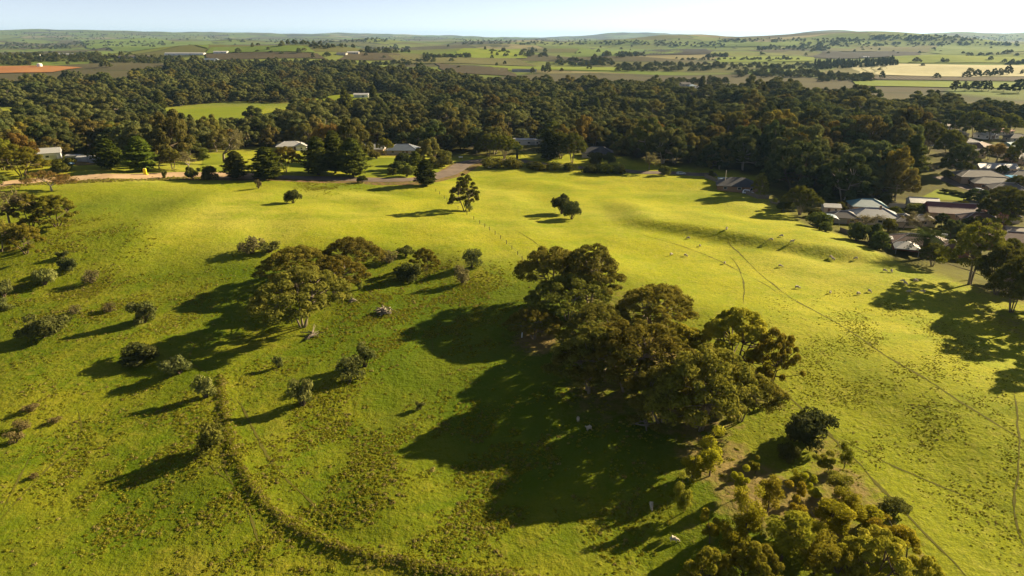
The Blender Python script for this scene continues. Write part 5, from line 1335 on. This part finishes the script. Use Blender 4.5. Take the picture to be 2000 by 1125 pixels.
# ------------------------------------------------------------------ vehicles
def car(px, py, rz, paint, label, van=False):
    x, y, t_ = P(px, py); e = tag(empty('parked_car', (x, y, float(ground_z(x, y)) + .02), rz), label, 'car', 'parked cars')
    L, Wd = (4.9, 1.9) if van else (4.5, 1.8)
    prof = [(-L / 2, .45), (-L / 2, .95), (-L / 2 + .25, 1.75 if van else 1.05), (-L * .36, 1.95 if van else 1.45), (L * .10, 1.95 if van else 1.48), (L * .27, 1.05), (L / 2 - .1, .88), (L / 2, .55), (L / 2, .35), (-L / 2, .35)]
    def shell(pr, w, taper):
        n = len(pr); vs = []
        for s in (-1, 1):
            for (u, z) in pr: vs.append((u, s * w / 2 * (1 - taper * max(0, z - .95)), z))
        return vs, [tuple(range(n))[::-1], tuple(range(n, 2 * n))] + [(i, (i + 1) % n, n + (i + 1) % n, n + i) for i in range(n)]
    MB().add(*shell(prof, Wd, .22)).build('body', paint, e)
    zt = 1.82 if van else 1.38
    gl = [(-L * .40, 1.02), (-L * .345, zt), (L * .085, zt), (L * .235, 1.06)]
    MB().add(*shell(gl, Wd + .03, .22)).build('window', GLASS, e)
    MB().add([(L * .245, -.68, 1.12), (L * .245, .68, 1.12), (L * .12, .60, zt + .02), (L * .12, -.60, zt + .02), (L * .26, -.68, 1.13), (L * .26, .68, 1.13), (L * .135, .60, zt + .04), (L * .135, -.60, zt + .04)], [(0, 1, 2, 3), (7, 6, 5, 4), (0, 4, 5, 1), (1, 5, 6, 2), (2, 6, 7, 3), (3, 7, 4, 0)]).build('windscreen', GLASS, e)
    for sx in (-.31, .31):
        for sy in (-1, 1):
            w = MB().tube([(sx * L, sy * (Wd / 2 - .2), .33), (sx * L, sy * (Wd / 2 + .02), .33)], .33, 14).build('wheel', RUBBER, e)
            MB().tube([(sx * L, sy * (Wd / 2 + .01), .33), (sx * L, sy * (Wd / 2 + .04), .33)], .19, 10).build('rim', STEEL, w)
    for sy in (-1, 1): MB().box((L / 2 - .02, sy * .62, .72), (.10, .34, .16)).build('headlight', CHROME, e)
    return e
P_WHITE = simple('white_car_paint', (.75, .76, .78), .25, .05, 1, .6); P_BLUE = simple('blue_car_paint', (.14, .26, .42), .25, .05, 1, .6); P_SILV = simple('silver_car_paint', (.5, .55, .6), .25, .05, 1, .6)
car(1461, 379, -.5, P_WHITE, 'white van parked behind the paling fence', True)
car(1912, 374, -.6, P_SILV, 'silver car parked at the town street')
car(138, 321, -.6, P_BLUE, 'blue car parked in the farmyard')
car(1330, 341, 0.2, P_SILV, 'silver car parked on the narrow road at the back of the paddock')

# ------------------------------------------------------------------ fences, signs, posts
WOODG = simple('grey_paling', (.20, .165, .125), .9, .25, 2, .1); WOODP = simple('old_post', (.10, .08, .055), .9, .25, 3, .1)
def wire_fence(pixels, label, step):
    pts = resample([P(*q)[:2] for q in pixels], step); z = ground_z(pts[:, 0], pts[:, 1])
    e = tag(empty('wire_fence', (pts[0, 0], pts[0, 1], float(z[0]))), label, 'fence'); o = np.array([pts[0, 0], pts[0, 1], z[0]])
    r2 = np.random.RandomState(3)
    for k in range(len(pts)):
        b = np.array([pts[k, 0], pts[k, 1], z[k]]) - o
        MB().tube([b + [0, 0, -.2], b + [r2.normal(0, .04), r2.normal(0, .04), 1.3]], .09, 6).build('post', WOODP, e)
    for q in (.35, .7, 1.1): MB().tube([(pts[k, 0] - o[0], pts[k, 1] - o[1], z[k] - o[2] + q) for k in range(len(pts))], .012, 3).build('wire', STEEL, e)
wire_fence([(851, 374), (868, 388), (880, 398), (912, 420), (937, 437), (956, 450), (978, 467), (1000, 487), (1020, 508), (1028, 520)], 'old post and wire fence between the two halves of the paddock', 11.0)
def panel_fence(pixels, h, mat, label, step=2.4, name='paling_fence'):
    w = [np.array(P(*q)[:2]) for q in pixels]; x0, y0 = w[0]; z0 = float(ground_z(x0, y0))
    e = tag(empty(name, (x0, y0, z0)), label, 'fence')
    for a, b in zip(w[:-1], w[1:]):
        L = np.hypot(*(b - a)); n = max(1, int(round(L / step))); rz = math.atan2(b[1] - a[1], b[0] - a[0])
        for k in range(n):
            m = a + (b - a) * ((k + .5) / n); z = float(ground_z(*m)) - z0
            MB().box((m[0] - x0, m[1] - y0, z + h / 2 - .15), (L / n - .06, .06, h + .3 - .04 * (k % 3)), rz).build('panel', mat, e)
            q = a + (b - a) * (k / n); z = float(ground_z(*q)) - z0
            MB().box((q[0] - x0, q[1] - y0, z + h / 2 - .1), (.12, .12, h + .35), rz).build('post', mat, e)
panel_fence([(1376, 346), (1400, 356), (1425, 366), (1450, 377), (1480, 388), (1502, 388)], 1.8, WOODG, 'grey paling fence along the paddock corner')
panel_fence([(1735, 404), (1768, 406)], 1.8, simple('cream_sheet', (.5, .46, .38), .6), 'cream sheet metal fence between the teal and white roofs', 2.4, 'sheet_fence')
panel_fence([(1505, 396), (1530, 402)], 1.8, WOODG, 'short grey fence piece left of the domed corner tree')
panel_fence([(1880, 396), (1935, 402)], 1.8, simple('grey_sheet', (.16, .15, .14), .6), 'dark sheet fence below the town street', 2.4, 'sheet_fence')
panel_fence([(1640, 452), (1662, 460)], 1.6, WOODG, 'low fence by the driveway of the two winged house')

x, y, t_ = P(284, 341); e = tag(empty('roadside_box', (x, y, float(ground_z(x, y))), .2), 'bright yellow upright box standing beside the sandy road', 'box')
YEL = simple('yellow_paint', (.80, .62, .02), .5, .08)
MB().box((0, 0, 1.2), (1.25, 1.0, 2.7)).build('body', YEL, e); MB().box((0, 0, 2.62), (1.0, .85, .25)).build('cap', simple('pale_yellow_paint', (.8, .72, .2), .5), e); MB().box((.2, 0, .12), (1.7, 1.2, .3)).build('base', YEL, e)
x, y, t_ = P(227, 336); e = tag(empty('marker_post', (x, y, float(ground_z(x, y)))), 'short yellow marker post left of the yellow box', 'post'); MB().tube([(0, 0, -.2), (0, 0, 1.1)], .1, 6).build('post', YEL, e); MB().box((0, 0, 1.2), (.3, .08, .3)).build('plate', YEL, e)
x, y, t_ = P(957, 330); e = tag(empty('sign_board', (x, y, float(ground_z(x, y))), -.1), 'small white sign board on two legs at the paddock gate', 'sign')
SGW = simple('sign_white', (.8, .8, .78), .5, .05)
MB().box((0, 0, 1.35), (2.3, .08, 1.5)).build('board', SGW, e)
for s_ in (-1, 1): MB().box((s_ * .95, .06, .6), (.1, .08, 1.6)).build('leg', WOODP, e)
x, y, t_ = P(900, 312); e = tag(empty('road_sign', (x, y, float(ground_z(x, y)))), 'thin white road sign at the end of the bend', 'sign'); MB().box((0, 0, 1.5), (2.2, .08, .6)).build('board', SGW, e)
for s_ in (-1, 1): MB().box((s_ * .8, .06, .6), (.08, .06, 1.6)).build('leg', STEEL, e)
x, y, t_ = P(1896, 547); e = tag(empty('white_board', (x, y, float(ground_z(x, y))), .1), 'pale grey sheet leaning under the large olive gum', 'board'); MB().add([(-.6, 0, 0), (.6, 0, 0), (.7, .7, 2.3), (-.5, .7, 2.3), (-.6, .06, 0), (.6, .06, 0), (.7, .76, 2.3), (-.5, .76, 2.3)], [(0, 1, 2, 3), (7, 6, 5, 4), (0, 4, 5, 1), (1, 5, 6, 2), (2, 6, 7, 3), (3, 7, 4, 0)]).build('sheet', SGW, e)
x, y, t_ = P(1019, 659); tag(MB().tube([(x, y, float(ground_z(x, y)) - .2), (x + .1, y, float(ground_z(x, y)) + 1.2)], .12, 6).build('marker_post', SGW), 'short white post on the bare patch left of the main clump', 'post')

def brush(px, py, r, n, h, label, seed, name='brush_pile'):
    x, y, t_ = P(px, py); z0 = float(ground_z(x, y)); e = tag(empty(name, (x, y, z0)), label, 'brush pile'); q = np.random.RandomState(seed)
    for k in range(n):
        a = q.uniform(0, 6.28); c = np.array([q.normal(0, r * .35), q.normal(0, r * .3), q.uniform(.1, h)]); d = np.array([math.cos(a), math.sin(a), q.normal(0, .25)]) * q.uniform(.5, 1) * r
        MB().tube([c - d, c + q.normal(0, .1, 3), c + d], [.13, .1, .04], 5).build('branch', B_GREY, e, True)
brush(748, 612, 1.9, 34, 1.2, 'grey heap of dead branches right of the left clump', 4)
brush(612, 656, 2.2, 14, .6, 'loose fallen branches in front of the largest left gum', 5, 'fallen_branches')
brush(686, 588, 1.6, 10, .5, 'few fallen branches beside the middle left gum', 6, 'fallen_branches')
brush(1255, 832, 2.2, 7, .4, 'fallen limbs under the near end of the main clump', 7, 'fallen_branches')

# ------------------------------------------------------------------ sheep
def sheep_mesh(graze):
    V = {}; vs = []; es = []; rd = []
    def v(p, r): vs.append(p); rd.append(r); return len(vs) - 1
    hip = v((-.48, 0, .70), (.25, .27)); mid = v((-.05, 0, .66), (.29, .31)); sh = v((.38, 0, .71), (.24, .26)); es += [(hip, mid), (mid, sh)]
    if graze: nk = v((.64, .02, .56), (.13, .15)); hd = v((.82, .04, .26), (.10, .10)); mz = v((.90, .05, .10), (.065, .06))
    else: nk = v((.62, 0, .92), (.14, .14)); hd = v((.78, .02, 1.10), (.11, .10)); mz = v((.98, .03, 1.02), (.07, .06))
    es += [(sh, nk), (nk, hd), (hd, mz)]
    tl = v((-.74, 0, .55), (.05, .05)); es.append((hip, tl))
    for sx, base in ((-.46, hip), (.36, sh)):
        for sy in (-1, 1):
            a = v((sx, sy * .16, .46), (.09, .09)); b = v((sx + (.03 if sx > 0 else -.05), sy * .16, .24), (.045, .045)); c = v((sx, sy * .16, .0), (.04, .04)); es += [(base, a), (a, b), (b, c)]
    me = bpy.data.meshes.new('body'); me.from_pydata(vs, es, []); o = bpy.data.objects.new('tmp', me); COL.objects.link(o)
    md = o.modifiers.new('skin', 'SKIN'); md.use_smooth_shade = True
    for i, r in enumerate(rd): me.skin_vertices[0].data[i].radius = r
    me.skin_vertices[0].data[mid].use_root = True
    o.modifiers.new('sub', 'SUBSURF').levels = 1
    bpy.context.view_layer.update()
    ev = o.evaluated_get(bpy.context.evaluated_depsgraph_get()); out = bpy.data.meshes.new_from_object(ev)
    bpy.data.objects.remove(o); out.name = 'body'; out.materials.clear(); out.materials.append(WOOL)
    ears = MB(); hx = vs[hd]
    for s_ in (-1, 1): ears.tube([(hx[0] - .04, hx[1] + s_ * .07, hx[2] + .05), (hx[0] - .08, hx[1] + s_ * .22, hx[2] + .03)], [.045, .02], 5)
    return out, ears.mesh('ears', WOOL)
WOOL = simple('cream_wool', (.46, .40, .31), .95, .14, 9, .05, 0, .6)
SH = [sheep_mesh(True), sheep_mesh(False)]
rs = np.random.RandomState(9)
for k, (px, py, lb) in enumerate([
    (1344, 467, 'white sheep farthest left of the flock, near the bank'), (1367, 482, 'white sheep second from the left edge of the flock'), (1311, 499, 'grazing sheep left of the first sheep track'), (1339, 501, 'grazing sheep just right of the leftmost lower one'), (1415, 516, 'white sheep standing on the first sheep track'),
    (1419, 449, 'sheep at the top end of the longest track'), (1506, 470, 'sheep below the dark bank, left of three'), (1526, 463, 'sheep on the dark bank, middle of three'), (1547, 474, 'sheep below the dark bank, right of three'), (1524, 522, 'sheep alone in the middle of the flock'), (1557, 564, 'darker sheep beside the longest track'),
    (1623, 504, 'upper sheep of the touching pair near the houses'), (1627, 509, 'lower sheep of the touching pair near the houses'), (1671, 507, 'grazing sheep right of the touching pair'), (1728, 531, 'left sheep of two near the palm shadow'), (1741, 532, 'right sheep of two near the palm shadow'), (1621, 574, 'sheep at the lower middle of the flock'),
    (1676, 576, 'grazing sheep, left of two before the big shadow'), (1698, 571, 'grazing sheep, right of two before the big shadow'), (1763, 551, 'left sheep at the edge of the big shadow'), (1768, 556, 'lower sheep at the edge of the big shadow'), (1788, 551, 'right sheep at the edge of the big shadow'),
    (1775, 572, 'sheep inside the big shadow, left one'), (1802, 572, 'sheep inside the big shadow, right one'),
    (1129, 822, 'upper of two sheep in the shade of the main clump'), (1150, 840, 'lower of two sheep in the shade of the main clump'), (1272, 992, 'sheep on sunny grass left of the thicket'), (1316, 1058, 'nearest sheep, beside the thicket at the bottom')]):
    x, y, t_ = P(px, py); b_, ea = SH[0 if rs.uniform() < .72 else 1]
    o = link(bpy.data.objects.new('sheep', b_)); s_ = rs.uniform(.88, 1.04); o.location = (x, y, float(ground_z(x, y)) - .01); o.rotation_euler = (0, 0, rs.uniform(0, 6.28)); o.scale = (s_, s_, s_)
    tag(o, lb, 'sheep', 'grazing sheep'); link(bpy.data.objects.new('ears', ea), o)
